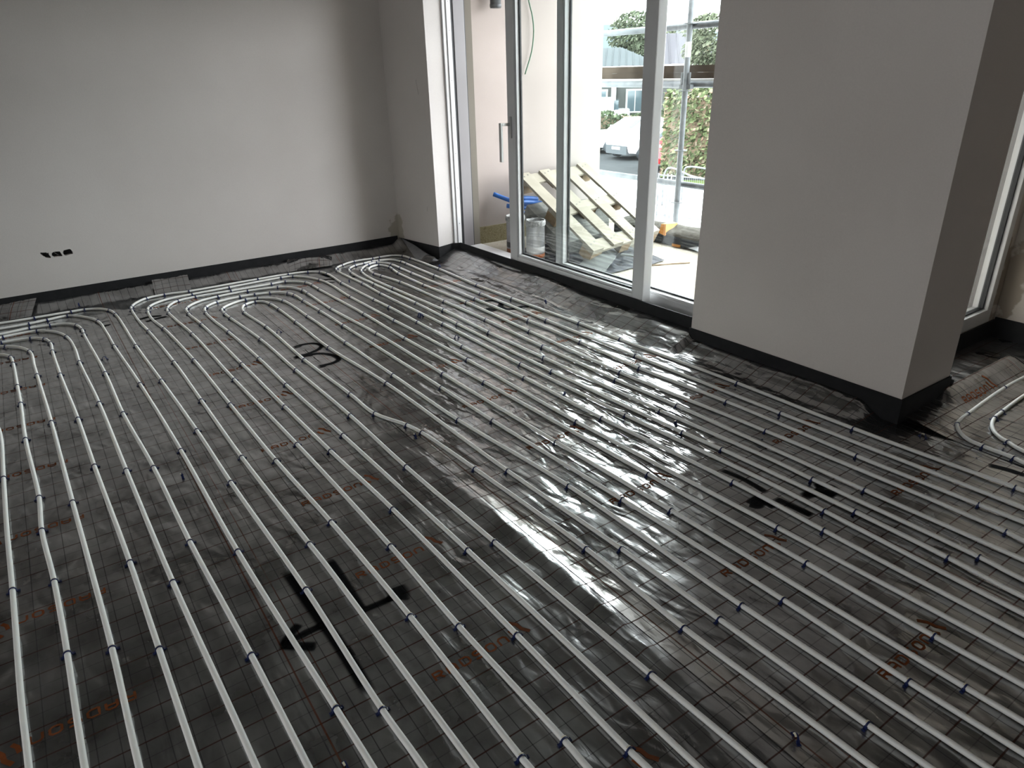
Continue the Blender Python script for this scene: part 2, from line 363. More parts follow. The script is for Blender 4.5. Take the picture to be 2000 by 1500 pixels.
def paint_material():
    mt, t, b = nt('spray_black'); out = t.nodes['Material Output']
    b.inputs['Base Color'].default_value = (0.004,0.004,0.0045,1); b.inputs['Roughness'].default_value = 0.85; b.inputs['Specular IOR Level'].default_value = 0.08
    at = N(t, 'ShaderNodeAttribute', attribute_name='alpha'); tr = N(t, 'ShaderNodeBsdfTransparent'); mx = N(t, 'ShaderNodeMixShader')
    t.links.new(at.outputs['Fac'], mx.inputs[0]); t.links.new(tr.outputs[0], mx.inputs[1]); t.links.new(b.outputs[0], mx.inputs[2]); t.links.new(mx.outputs[0], out.inputs[0])
paint_material()

# ------------------------------------------------------------------ room shell
HC = 2.6
struct(MB().box(-6.1, 3.2, -3.6, 4.9, -0.30, -0.02).build('floor', 'screed'))
struct(MB().box(-6.1, 3.2, -3.6, 4.9, HC, HC+0.25).build('ceiling', 'ceiling_paint'))

def wall_face(name, origin, U, V, W, H, holes, mat, depth=0.05, parent=None):
    """plaster face of W x H in the U,V plane with ragged holes chased into it"""
    bm = bmesh.new(); U = Vector(U); V = Vector(V); O = Vector(origin); nrm = U.cross(V).normalized()
    def loop(pts): 
        vs = [bm.verts.new(O + U*a + V*b) for a, b in pts]
        return [bm.edges.new((vs[i], vs[(i+1) % len(vs)])) for i in range(len(vs))], vs
    E, _ = loop([(0,0),(W,0),(W,H),(0,H)]); rims = []
    for h in holes:
        e, vs = loop(h); E += e; rims.append(vs)
    bmesh.ops.triangle_fill(bm, use_beauty=True, edges=E)
    for vs in rims:
        nv = [bm.verts.new(v.co - nrm*depth) for v in vs]
        for i in range(len(vs)):
            j = (i+1) % len(vs); bm.faces.new((vs[i], vs[j], nv[j], nv[i]))
        bm.faces.new(nv)
    bmesh.ops.recalc_face_normals(bm, faces=bm.faces)
    me = D.meshes.new(name); bm.to_mesh(me); bm.free(); me.materials.append(MATS[mat])
    o = D.objects.new(name, me); COL.objects.link(o)
    if parent: attach(o, parent)
    return o
# left wall: plane x = -5.93, u along +y from y=-3.6, v up
def hy(*p): return [(y+3.6, z) for y, z in p]
holes = [hy((0.002,0.390),(0.012,0.372),(0.028,0.356),(0.056,0.349),(0.060,0.357),(0.052,0.374),(0.052,0.391),(0.044,0.386),(0.040,0.393),(0.020,0.395),(0.006,0.398)),
         hy((0.066,0.363),(0.078,0.352),(0.100,0.354),(0.131,0.352),(0.128,0.370),(0.122,0.388),(0.104,0.390),(0.088,0.391),(0.072,0.384)),
         hy((0.141,0.358),(0.150,0.352),(0.180,0.358),(0.197,0.358),(0.200,0.372),(0.193,0.390),(0.186,0.396),(0.160,0.393),(0.147,0.391),(0.139,0.376))]
wl = wall_face('wall_left', (-5.93,-3.6,-0.02), (0,1,0), (0,0,1), 6.5, HC+0.02, [[(a, b+0.02) for a, b in h] for h in holes], 'plaster_corner', 0.045); struct(wl)
sb = empty('socket_boxes', (-5.96,0.1,0.37))
for k, (a, b) in enumerate([(0.006,0.056),(0.068,0.129),(0.143,0.198)]):
    bx = MB()
    bx.box(-5.9745,-5.9740,a-0.01,b+0.01,0.345,0.402)
    bx.box(-5.974,-5.945,a+0.001,a+0.003,0.358,0.388); bx.box(-5.974,-5.945,b-0.003,b-0.001,0.358,0.388)
    q = bx.build('back_box', 'socket_dark', sb)
    if k == 1: MB().tube([(-5.972,0.085,0.39),(-5.955,0.092,0.375),(-5.960,0.112,0.356)], 0.003, 6).build('wire', 'cable_grey', sb)
tag(sb, 'three ragged open socket holes chased in a row low in the left wall', 'socket')
# short wall in the far corner
a0 = Vector((-5.93,2.80,-0.02)); a1 = Vector((-5.29,2.866,-0.02)); wd = (a1-a0).length; ux = (a1-a0).normalized()
cr = [[(0.470,1.47),(0.476,1.478),(0.482,1.455),(0.487,1.425),(0.495,1.385),(0.498,1.365),(0.493,1.362),(0.489,1.39),(0.481,1.425),(0.474,1.45)],
      [(0.500,0.462),(0.506,0.468),(0.508,0.445),(0.505,0.425),(0.501,0.428)]]
wc = wall_face('wall_corner', a0, ux, (0,0,1), wd, HC+0.02, cr, 'plaster_corner', 0.03); struct(wc)
rv = MB(); rv.prism([(-5.289,2.867),(-5.289,3.02),(-5.60,3.02),(-5.60,2.84)], -0.02, HC); struct(rv.build('wall_reveal', 'plaster_reveal'))
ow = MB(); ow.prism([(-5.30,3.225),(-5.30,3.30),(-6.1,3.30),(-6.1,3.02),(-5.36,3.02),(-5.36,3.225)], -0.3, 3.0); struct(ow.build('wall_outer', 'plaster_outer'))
struct(MB().box(-6.3,-5.985,-3.6,3.02,-0.3,3.0).build('wall_party', 'plaster'))
struct(MB().box(-5.29,-2.54,3.0,3.30,2.18,HC+0.25).build('wall_lintel', 'plaster'))
struct(MB().prism([(-2.538,2.996),(-1.318,3.008),(-1.318,3.442),(-1.58,3.47),(-1.9,3.47),(-2.538,3.31)], -0.02, HC).build('wall_pillar', 'plaster'))
# bay beyond the pillar
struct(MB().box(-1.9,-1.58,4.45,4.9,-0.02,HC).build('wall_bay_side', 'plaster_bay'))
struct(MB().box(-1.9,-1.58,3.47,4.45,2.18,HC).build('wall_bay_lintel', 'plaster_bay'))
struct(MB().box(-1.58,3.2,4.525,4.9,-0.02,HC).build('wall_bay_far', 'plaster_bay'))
# room sides behind the camera, with an unseen opening added to light the pillar
struct(MB().box(2.6,2.9,-3.9,4.9,-0.02,HC).build('wall_right', 'plaster'))
struct(MB().box(-6.1,-0.9,-3.9,-3.6,-0.02,HC).build('wall_rear_left', 'plaster'))
struct(MB().box(0.2,2.6,-3.9,-3.6,-0.02,HC).build('wall_rear_right', 'plaster'))
struct(MB().box(-0.9,0.2,-3.9,-3.6,2.1,HC).build('wall_rear_head', 'plaster'))
struct(MB().box(-0.9,0.2,-3.9,-3.6,-0.02,0.9).build('wall_rear_sill', 'plaster'))


# perimeter foam strips
def strip(name, pts, zt, t=0.008, z0=-0.015):
    b = MB(); n = len(pts); vs = []; fs = []
    for i, p in enumerate(pts):
        p = Vector((p[0], p[1], 0)); d0 = (Vector((*pts[i][:2],0))-Vector((*pts[i-1][:2],0))).normalized() if i else None
        d1 = (Vector((*pts[i+1][:2],0))-p).normalized() if i < n-1 else None
        d = ((d0 or d1)+(d1 or d0)).normalized(); nn = Vector((d.y,-d.x,0)); k = t/max(0.3, nn.dot(Vector(((d1 or d0).y, -(d1 or d0).x, 0))))
        z = zt[i] if isinstance(zt, (list, tuple)) else zt
        q = p + nn*k; vs += [(p.x,p.y,z0),(p.x,p.y,z),(q.x,q.y,z),(q.x,q.y,z0)]
    for i in range(n-1):
        for k in range(4): fs.append((i*4+k, i*4+(k+1) % 4, i*4+4+(k+1) % 4, i*4+4+k))
    fs += [(0,1,2,3), (n*4-4,n*4-1,n*4-2,n*4-3)]
    b.add(vs, fs); return struct(b.build(name, 'foam_black'))
strip('baseboard_left', [(-5.929,-3.55),(-5.929,-1.2),(-5.929,0.3),(-5.929,1.5),(-5.929,2.3),(-5.929,2.78)], [0.12,0.118,0.12,0.121,0.12,0.125], z0=-0.015)
strip('baseboard_corner', [(-5.92,2.800),(-5.6,2.833),(-5.284,2.866),(-5.284,2.99),(-5.22,3.052)], [0.105,0.112,0.12,0.133,0.143])
strip('baseboard_door', [(-5.22,3.050),(-4.5,3.050),(-3.6,3.050),(-2.545,3.050)], [0.143,0.145,0.152,0.162])
strip('baseboard_pillar', [(-2.545,2.993),(-1.9,3.000),(-1.316,3.004),(-1.314,3.441)], [0.12,0.121,0.12,0.122])
strip('baseboard_bay', [(-1.30,3.452),(-1.575,3.47),(-1.575,4.0),(-1.575,4.515)], [0.10,0.10,0.10,0.105])
strip('baseboard_far', [(-1.57,4.52),(-0.6,4.52),(1.0,4.52),(3.0,4.52)], 0.12)

# ------------------------------------------------------------------ sliding terrace door
door = struct(empty('door_1', (-3.9,3.12,0)))
MB().box(-5.29,-2.54,3.02,3.30,-0.05,0.085).build('threshold', 'upvc', door, bevel=0.004)
MB().box(-5.29,-2.54,3.02,3.24,2.10,2.18).build('frame_head', 'upvc', door, bevel=0.004)
jl = MB(); jl.box(-5.30,-5.272,3.02,3.050,0.085,2.1); jl.box(-5.30,-5.262,3.050,3.088,0.085,2.1)
jam = jl.build('jamb_rail', 'upvc', door, bevel=0.004)
for z in (0.30,0.60,0.88,1.16,1.44,1.80,2.0):
    MB().tube([(-5.264,3.069,z),(-5.2605,3.069,z)], 0.0045, 10, up=Vector((0,1,0))).build('screw', 'screw_zinc', jam)
MB().box(-5.30,-5.288,3.088,3.122,0.085,2.1).build('jamb_seal', 'gasket', door)
MB().box(-5.30,-5.280,3.122,3.220,0.085,2.1).build('jamb_frame', 'upvc_grey', door, bevel=0.003)
MB().box(-5.30,-5.284,3.220,3.229,0.0,2.2).build('jamb_gap', 'gasket', door)
MB().box(-2.62,-2.54,3.10,3.24,0.085,2.1).build('jamb_right', 'upvc', door)
# leaf builder: stiles, rails, beads, gaskets, pane
def leaf(name, x0, x1, z0, z1, yf, yb, sw, rb, rt, bead, mat, glass_y):
    L = empty(name, (x0, yf, z0)); attach_at(L, door)
    MB().box(x0, x0+sw, yf, yb, z0, z1).build('stile', mat, L, bevel=0.006)
    MB().box(x1-sw, x1, yf, yb, z0, z1).build('stile', mat, L, bevel=0.006)
    MB().box(x0+sw, x1-sw, yf, yb, z0, z0+rb).build('rail', mat, L, bevel=0.006)
    MB().box(x0+sw, x1-sw, yf, yb, z1-rt, z1).build('rail', mat, L, bevel=0.006)
    a, b, c, d = x0+sw, x1-sw, z0+rb, z1-rt
    def ring(nm, w, ya, yc, mm):
        r = MB(); r.box(a, a+w, ya, yc, c, d); r.box(b-w, b, ya, yc, c, d); r.box(a+w, b-w, ya, yc, c, c+w); r.box(a+w, b-w, ya, yc, d-w, d)
        r.build(nm, mm, L)
    ring('glazing_bead', bead, yf+0.012, glass_y-0.006, 'upvc')
    ring('gasket', bead+0.010, glass_y-0.006, glass_y+0.006, 'gasket')
    g = MB().box(a+0.004, b-0.004, glass_y-0.002, glass_y+0.002, c+0.004, d-0.004).build('glass', 'pane_glass', L)
    return L
def attach_at(o, parent):
    p = o.location.copy(); o.parent = parent; o.location = p - wloc(parent)
sash = leaf('sliding_sash', -4.470, -3.006, 0.088, 2.10, 3.058, 3.128, 0.094, 0.092, 0.09, 0.014, 'upvc', 3.105)
fixed = leaf('fixed_sash', -4.020, -2.60, 0.088, 2.10, 3.160, 3.236, 0.056, 0.088, 0.09, 0.014, 'upvc', 3.218)
hd = MB(); hd.box(-4.438,-4.412,3.048,3.058,1.05,1.20)
hd.box(-4.452,-4.430,2.985,3.050,1.135,1.155); hd.box(-4.458,-4.432,2.972,2.990,0.885,1.157)
hd.build('door_handle', 'handle_grey', sash, bevel=0.004)

# ------------------------------------------------------------------ narrow bay window, set square to the door
win = struct(empty('window_1', (-1.58,3.96,0.1)))
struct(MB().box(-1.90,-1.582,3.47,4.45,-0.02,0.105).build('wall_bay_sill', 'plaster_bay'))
MB().box(-1.66,-1.576,3.475,4.45,0.105,0.185).build('frame_sill', 'upvc', win, bevel=0.004)
MB().box(-1.66,-1.576,4.395,4.45,0.185,2.18).build('frame_stile', 'upvc', win, bevel=0.004)
MB().box(-1.66,-1.576,3.475,3.53,0.185,2.18).build('frame_stile', 'upvc', win, bevel=0.004)
MB().box(-1.66,-1.576,3.53,4.395,2.12,2.18).build('frame_head', 'upvc', win)
gk = MB(); gk.box(-1.626,-1.600,4.383,4.395,0.185,2.12); gk.box(-1.626,-1.600,3.53,4.395,0.185,0.193)
gk.build('gasket', 'gasket', win)
MB().box(-1.614,-1.610,3.53,4.390,0.188,2.12).build('glass', 'pane_glass', win)
MB().box(-1.90,-1.66,4.425,4.45,0.105,2.18).build('outer_reveal', 'upvc_grey', win)

# ------------------------------------------------------------------ foil sheets
def gap(x): return sm((x+2.56)/0.03)
def foil_z(x, y):
    z = 0.0011*noise.noise(Vector((x*2.1, y*3.4, 0.3))) + 0.0007*noise.noise(Vector((x*6, y*9, 4.1))) - 0.0012
    # long raised fold beside the roll joint
    k = sm((x+2.5)/0.7)*sm((-0.35-x)/0.7)
    z += 0.013*k*math.exp(-((y-1.125-0.012*math.sin(x*3))/0.030)**2)
    # turned up against the door, the pillar and the party wall
    if x < -1.29:
        e = 2.66 if x < -2.53 else 2.82
        yb = 3.04 if x < -2.53 else 2.99
        t = sm((y-e)/(yb-e)); ht = 0.105 if x < -2.53 else 0.070
        if x > -2.53: ht *= sm((-1.37-x)/0.13)
        ht *= 0.9+0.2*noise.noise(Vector((x*1.7, 7.7, 0)))
        z += ht*t*t
        if x < -2.53:
            z += t*(1-t)*0.045*noise.noise(Vector((x*3.1, y*6.0, 2.2)))
            z += 0.02*math.exp(-((y-2.80-0.10*noise.noise(Vector((x*1.3,0,0))))/0.035)**2)*sm((x+4.9)/0.3)*sm((-3.3-x)/0.4)
    t = sm((-5.70-x)/0.215)
    z += (0.060+0.018*noise.noise(Vector((y*1.6, 3.3, 0))))*t*t
    return z
def crumple(x, y):
    c = 1.8*math.exp(-(((x+2.1)/0.85)**2 + ((y-2.15)/0.55)**2)) + 0.9*math.exp(-(((x+3.3)/0.8)**2 + ((y-2.3)/0.5)**2))
    c += 0.8*math.exp(-(((x+0.9)/0.5)**2 + ((y-3.1)/0.4)**2))
    return min(1.6, c)
def sheet(name, x0, x1, y0, y1, off, label, step=0.03, zf=None):
    zf = zf or foil_z
    nx = max(2, int((x1-x0)/step)); ny = max(2, int((y1-y0)/(step*0.66)))
    xs = [x0+(x1-x0)*i/nx for i in range(nx+1)]; ys = [y0+(y1-y0)*j/ny for j in range(ny+1)]
    Z = [[zf(x, y)+off for x in xs] for y in ys]
    # arc length across the turned-up edges keeps the printed grid square
    cu = [[0]*(nx+1) for _ in ys]; cv = [[0]*(nx+1) for _ in ys]
    for j in range(ny+1):
        cu[j][nx] = x1
        for i in range(nx-1, -1, -1): cu[j][i] = cu[j][i+1] - math.hypot(xs[i+1]-xs[i], Z[j][i+1]-Z[j][i])
    for i in range(nx+1):
        cv[0][i] = y0
        for j in range(1, ny+1): cv[j][i] = cv[j-1][i] + math.hypot(ys[j]-ys[j-1], Z[j][i]-Z[j-1][i])
    o = grid_obj(name, nx, ny, lambda a, b: (x0+(x1-x0)*a, y0+(y1-y0)*b, Z[round(b*ny)][round(a*nx)]), 'foil',
                 uv=lambda a, b: (cu[round(b*ny)][round(a*nx)], cv[round(b*ny)][round(a*nx)]))
    at = o.data.attributes.new('crumple', 'FLOAT', 'POINT')
    at.data.foreach_set('value', [crumple(v.co.x, v.co.y) for v in o.data.vertices])
    return tag(o, label, 'insulation foil', 'gridded insulation foil sheets')
SH = {}
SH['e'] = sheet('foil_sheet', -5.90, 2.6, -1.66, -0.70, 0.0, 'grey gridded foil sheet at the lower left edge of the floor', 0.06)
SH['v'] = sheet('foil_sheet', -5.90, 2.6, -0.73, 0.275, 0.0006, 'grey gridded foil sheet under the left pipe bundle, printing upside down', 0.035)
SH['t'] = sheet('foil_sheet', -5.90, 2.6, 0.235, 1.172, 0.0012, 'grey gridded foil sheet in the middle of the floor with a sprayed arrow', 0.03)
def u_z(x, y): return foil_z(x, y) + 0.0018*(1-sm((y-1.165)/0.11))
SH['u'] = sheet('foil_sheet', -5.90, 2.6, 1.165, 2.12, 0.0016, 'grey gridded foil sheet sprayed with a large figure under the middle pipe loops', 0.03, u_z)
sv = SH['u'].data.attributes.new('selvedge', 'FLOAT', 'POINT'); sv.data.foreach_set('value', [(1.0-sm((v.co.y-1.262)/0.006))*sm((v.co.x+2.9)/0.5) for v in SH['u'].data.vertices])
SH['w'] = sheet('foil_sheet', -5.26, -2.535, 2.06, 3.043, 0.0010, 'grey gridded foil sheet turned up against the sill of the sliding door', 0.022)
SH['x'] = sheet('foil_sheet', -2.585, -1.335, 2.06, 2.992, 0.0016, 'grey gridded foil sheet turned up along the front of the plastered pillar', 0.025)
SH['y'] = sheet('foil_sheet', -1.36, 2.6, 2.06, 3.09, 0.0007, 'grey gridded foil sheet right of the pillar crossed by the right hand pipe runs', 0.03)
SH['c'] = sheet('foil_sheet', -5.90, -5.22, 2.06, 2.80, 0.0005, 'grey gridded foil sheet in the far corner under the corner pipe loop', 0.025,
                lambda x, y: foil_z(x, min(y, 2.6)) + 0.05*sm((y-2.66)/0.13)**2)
def bay_z(x, y):
    z = foil_z(min(x, -0.5) if y > 3.1 and x > -1.2 else -0.5, 1.9) + 0.0006
    t = sm((-1.10-x)/0.20); kk = sm((y-3.30)/0.12)
    z += 0.075*t*t*kk*sm((4.4-y)/0.4)
    t2 = sm((-1.06-x)/0.22)*(1-kk); z += 0.030*t2*(0.6+0.6*abs(noise.noise(Vector((math.atan2(y-3.05, x+0.95)*2.6, 0.4, 0)))))
    return z
SH['b'] = sheet('foil_sheet', -1.305, 2.6, 3.04, 4.515, 0.0012, 'grey gridded foil sheet in the bay beyond the pillar, curled up at its edge', 0.025, bay_z)
SH['q'] = sheet('foil_sheet', -1.568, -1.24, 3.465, 4.512, 0.0002, 'narrow grey foil sheet on the bay floor below the narrow window', 0.03, lambda x, y: 0.0003)
# foil offcuts at the party wall and corner
def scrap(name, quad, bulge, mat, label, crumb=0.4):
    q = [Vector(p) for p in quad]
    def fn(a, b):
        p = (q[0]*(1-a)+q[1]*a)*(1-b) + (q[3]*(1-a)+q[2]*a)*b
        p.z += bulge*math.sin(math.pi*a)*math.sin(math.pi*b) + 0.004*noise.noise(Vector((a*4, b*4, quad[0][0])))
        return p
    o = grid_obj(name, 14, 14, fn, mat, uv=lambda a, b: (b*(q[3]-q[0]).length, a*(q[1]-q[0]).length))
    at = o.data.attributes.new('crumple', 'FLOAT', 'POINT'); at.data.foreach_set('value', [crumb]*len(o.data.vertices))
    return tag(o, label, 'foil offcut')
scrap('foil_offcut', [(-5.905,1.72,0.075),(-5.905,2.12,0.055),(-5.70,2.04,0.012),(-5.72,1.66,0.012)], 0.035, 'foil', 'curled grey foil patch at the wall beside the bend of the corner loop')
scrap('foil_offcut', [(-5.900,0.66,0.085),(-5.900,0.92,0.085),(-5.72,0.90,0.008),(-5.73,0.64,0.008)], 0.008, 'foil', 'small grey foil patch lapped up the left wall behind the middle pipe loops')
scrap('foil_offcut', [(-5.900,-0.52,0.085),(-5.900,-0.10,0.090),(-5.74,-0.16,0.008),(-5.72,-0.56,0.008)], 0.010, 'foil', 'grey foil patch lapped up the left wall near the left picture edge')
scrap('loose_film', [(-5.83,2.775,0.115),(-5.80,2.765,0.12),(-5.20,2.83,0.012),(-5.42,2.70,0.012)], 0.03, 'flap_film', 'loose triangular flap of film hanging in the far corner')

# printed lettering, drawn as flat strokes in a rounded square face
def rrect(x0, x1, y0, y1, r=0.2):
    return [(x0+r,y0),(x1-r,y0),(x1,y0+r),(x1,y1-r),(x1-r,y1),(x0+r,y1),(x0,y1-r),(x0,y0+r),(x0+r,y0)]
GLY = {'R': [[(0.1,0),(0.1,1),(0.7,1),(0.88,0.82),(0.88,0.66),(0.7,0.5),(0.1,0.5)],[(0.5,0.5),(0.9,0)]],
       'A': [[(0.1,0),(0.1,0.8),(0.28,1),(0.72,1),(0.9,0.8),(0.9,0)],[(0.1,0.42),(0.9,0.42)]],
       'D': [[(0.1,0),(0.1,1),(0.68,1),(0.9,0.78),(0.9,0.22),(0.68,0),(0.1,0)]],
       'S': [[(0.9,1),(0.25,1),(0.1,0.85),(0.1,0.65),(0.25,0.5),(0.75,0.5),(0.9,0.35),(0.9,0.15),(0.75,0),(0.1,0)]],
       'O': [rrect(0.1,0.9,0,1)],
       'N': [[(0.1,0),(0.1,0.8),(0.28,1),(0.72,1),(0.9,0.8),(0.9,0)]]}
def lettering(parent, spots, zf, off):
    CH = 0.027; CW = 0.033; PITCH = 0.0425; WD = 0.0068
    for (x, y, dy, upx) in spots:
        b = MB()
        def put(a, c):     # a along the line, c up
            px, py = x + upx*c, y + dy*a
            return (px, py, zf(px, py)+off)
        def stroke(pts, wid):
            P = [Vector((p[0], p[1])) for p in pts]; vs = []; fs = []
            Q = []
            for i in range(len(P)-1):
                nseg = max(1, int((P[i+1]-P[i]).length/0.012))
                for k in range(nseg): Q.append(P[i].lerp(P[i+1], k/nseg))
            Q.append(P[-1])
            for i, p in enumerate(Q):
                d = (Q[min(i+1, len(Q)-1)]-Q[max(i-1, 0)]).normalized(); n_ = Vector((-d.y, d.x))*wid/2
                vs += [put(p.x+n_.x, p.y+n_.y), put(p.x-n_.x, p.y-n_.y)]
            for i in range(len(Q)-1): fs.append((2*i, 2*i+1, 2*i+3, 2*i+2))
            b.add(vs, fs)
        for k, c in enumerate('RADSON'):
            for s in GLY[c]: stroke([(k*PITCH+u*CW, v*CH) for u, v in s], WD)
        a0 = 6*PITCH+0.012
        stroke([(a0+0.014,0.0),(a0+0.002,0.016),(a0-0.002,0.037)], 0.0115)
        stroke([(a0+0.048,0.0),(a0+0.033,0.022),(a0+0.030,0.044),(a0+0.013,0.066)], 0.0125)
        b.build('printed_lettering', 'print_orange', parent)
fl = lambda x, y: foil_z(x, y)
lettering(SH['t'], [(-1.265-0.517*k, 0.588-0.002*k, 1, -1) for k in range(-3, 9)], fl, 0.0012+0.0007)
lettering(SH['u'], [(-0.560-0.522*k, 1.565-0.012*k, 1, -1) for k in range(-3, 10)], u_z, 0.0016+0.0007)
lettering(SH['v'], [(-1.715-0.52*k, -0.085-0.014*k, -1, 1) for k in range(-3, 8)], fl, 0.0006+0.0007)
lettering(SH['w'], [(-3.06-0.515*k, 2.385-0.01*k, 1, -1) for k in range(0, 4)], fl, 0.0010+0.0007)
lettering(SH['x'], [(-2.035-0.515*k, 2.42, 1, -1) for k in range(-1, 2)], fl, 0.0016+0.0007)
lettering(SH['y'], [(-1.005+0.515*k, 2.44, 1, -1) for k in range(0, 5)], fl, 0.0007+0.0007)
lettering(SH['b'], [(-1.205, 3.41, 1, -1), (-0.69, 3.41, 1, -1), (-0.17, 3.41, 1, -1)], bay_z, 0.0012+0.0008)

# sprayed marks
def catmull(P, n):
    P = [Vector(p) for p in P]; Q = []
    if len(P) < 3:
        return [P[0].lerp(P[-1], k/n) for k in range(n+1)]
    E = [P[0]*2-P[1]] + P + [P[-1]*2-P[-2]]
    for i in range(1, len(E)-2):
        p0, p1, p2, p3 = E[i-1:i+3]
        t0 = 0; t1 = t0+max(1e-4, (p1-p0).length)**0.5; t2 = t1+max(1e-4, (p2-p1).length)**0.5; t3 = t2+max(1e-4, (p3-p2).length)**0.5
        for k in range(n):
            t = t1+(t2-t1)*k/n
            A1 = p0*((t1-t)/(t1-t0))+p1*((t-t0)/(t1-t0)); A2 = p1*((t2-t)/(t2-t1))+p2*((t-t1)/(t2-t1)); A3 = p2*((t3-t)/(t3-t2))+p3*((t-t2)/(t3-t2))
            B1 = A1*((t2-t)/(t2-t0))+A2*((t-t0)/(t2-t0)); B2 = A2*((t3-t)/(t3-t1))+A3*((t-t1)/(t3-t1))
            Q.append(B1*((t2-t)/(t2-t1))+B2*((t-t1)/(t2-t1)))
    Q.append(P[-1]); return Q
def spray(sheetkey, strokes, off, zf=None):
    zf = zf or foil_z
    for n_st, (pts, wid) in enumerate(strokes):
        vs = []; fs = []; al = []
        Q = catmull([(p[0], p[1], 0) for p in pts], 10); L = len(Q)
        for i, p in enumerate(Q):
            d = (Q[min(i+1, L-1)]-Q[max(i-1, 0)]).normalized(); n_ = Vector((-d.y, d.x, 0))
            ends = min(1.0, min(i, L-1-i)/1.6)
            for c, a in ((-1,0),(-0.6,0.85),(0,1.0),(0.6,0.85),(1,0)):
                q = p+n_*(wid*c*1.0); vs.append((q.x, q.y, zf(q.x, q.y)+off+0.00012*n_st)); al.append(a*ends)
        for i in range(L-1):
            for k in range(4): fs.append((i*5+k, i*5+k+1, i*5+6+k, i*5+5+k))
        me = D.meshes.new('spray_mark'); me.from_pydata(vs, [], fs); me.update()
        at = me.attributes.new('alpha', 'FLOAT', 'POINT'); at.data.foreach_set('value', al)
        me.materials.append(MATS['spray_black']); ob = D.objects.new('spray_mark', me); COL.objects.link(ob); attach(ob, SH[sheetkey])
spray('u', [([(-3.993,1.119),(-4.002,1.177),(-3.989,1.237),(-3.919,1.269),(-3.86,1.221),(-3.833,1.148),(-3.832,1.111)],0.018),
            ([(-3.83,1.061),(-3.817,1.143),(-3.784,1.224),(-3.698,1.27),(-3.633,1.263),(-3.605,1.211),(-3.605,1.126)],0.020)], 0.0026, u_z)
spray('t', [([(-1.936,0.545),(-1.814,0.544),(-1.712,0.54),(-1.629,0.538)],0.018),([(-1.961,0.409),(-1.783,0.415),(-1.556,0.426),(-1.33,0.425)],0.024),
            ([(-1.644,0.298),(-1.648,0.351),(-1.651,0.423)],0.016),([(-1.637,0.52),(-1.635,0.56),(-1.634,0.626),(-1.647,0.677)],0.016),
            ([(-1.61,0.645),(-1.64,0.66),(-1.675,0.665)],0.040),
            ([(-1.635,0.290),(-1.672,0.326),(-1.697,0.361)],0.018),([(-1.645,0.285),(-1.613,0.324),(-1.578,0.37)],0.020),
            ([(-5.194,0.447),(-5.21,0.515),(-5.177,0.591)],0.022),([(-5.106,0.472),(-5.131,0.544),(-5.142,0.618)],0.020)], 0.0018)
spray('v', [([(-5.179,0.22),(-5.202,0.255),(-5.192,0.268)],0.020)], 0.0013)
spray('u', [([(-5.254,2.035),(-5.281,2.07),(-5.263,2.10)],0.020),([(-5.324,1.80),(-5.329,1.86),(-5.275,1.92)],0.020),([(-5.269,1.80),(-5.206,1.87)],0.018),([(-5.525,1.87),(-5.376,1.90)],0.022)], 0.0022)
spray('w', [([(-4.049,2.533),(-4.015,2.595),(-3.943,2.608),(-3.867,2.552),(-3.791,2.557),(-3.765,2.607),(-3.773,2.67),(-3.741,2.709)],0.024),([(-3.903,2.452),(-3.805,2.468)],0.03)], 0.0016)
spray('u', [([(-1.524,2.058),(-1.423,2.072),(-1.307,2.064)],0.016),([(-1.299,1.947),(-1.276,1.96),(-1.277,2.004),(-1.227,2.005)],0.022),([(-1.299,1.947),(-1.308,1.992),(-1.297,2.024)],0.02),
            ([(-1.268,2.056),(-1.191,2.063),(-1.114,2.069)],0.02)], 0.0026)
spray('y', [([(-1.213,2.148),(-1.187,2.241),(-1.137,2.249)],0.026),([(-1.228,2.246),(-1.193,2.294),(-1.145,2.286)],0.022),([(-0.905,2.945),(-0.85,2.965),(-0.78,2.975)],0.02)], 0.0013)

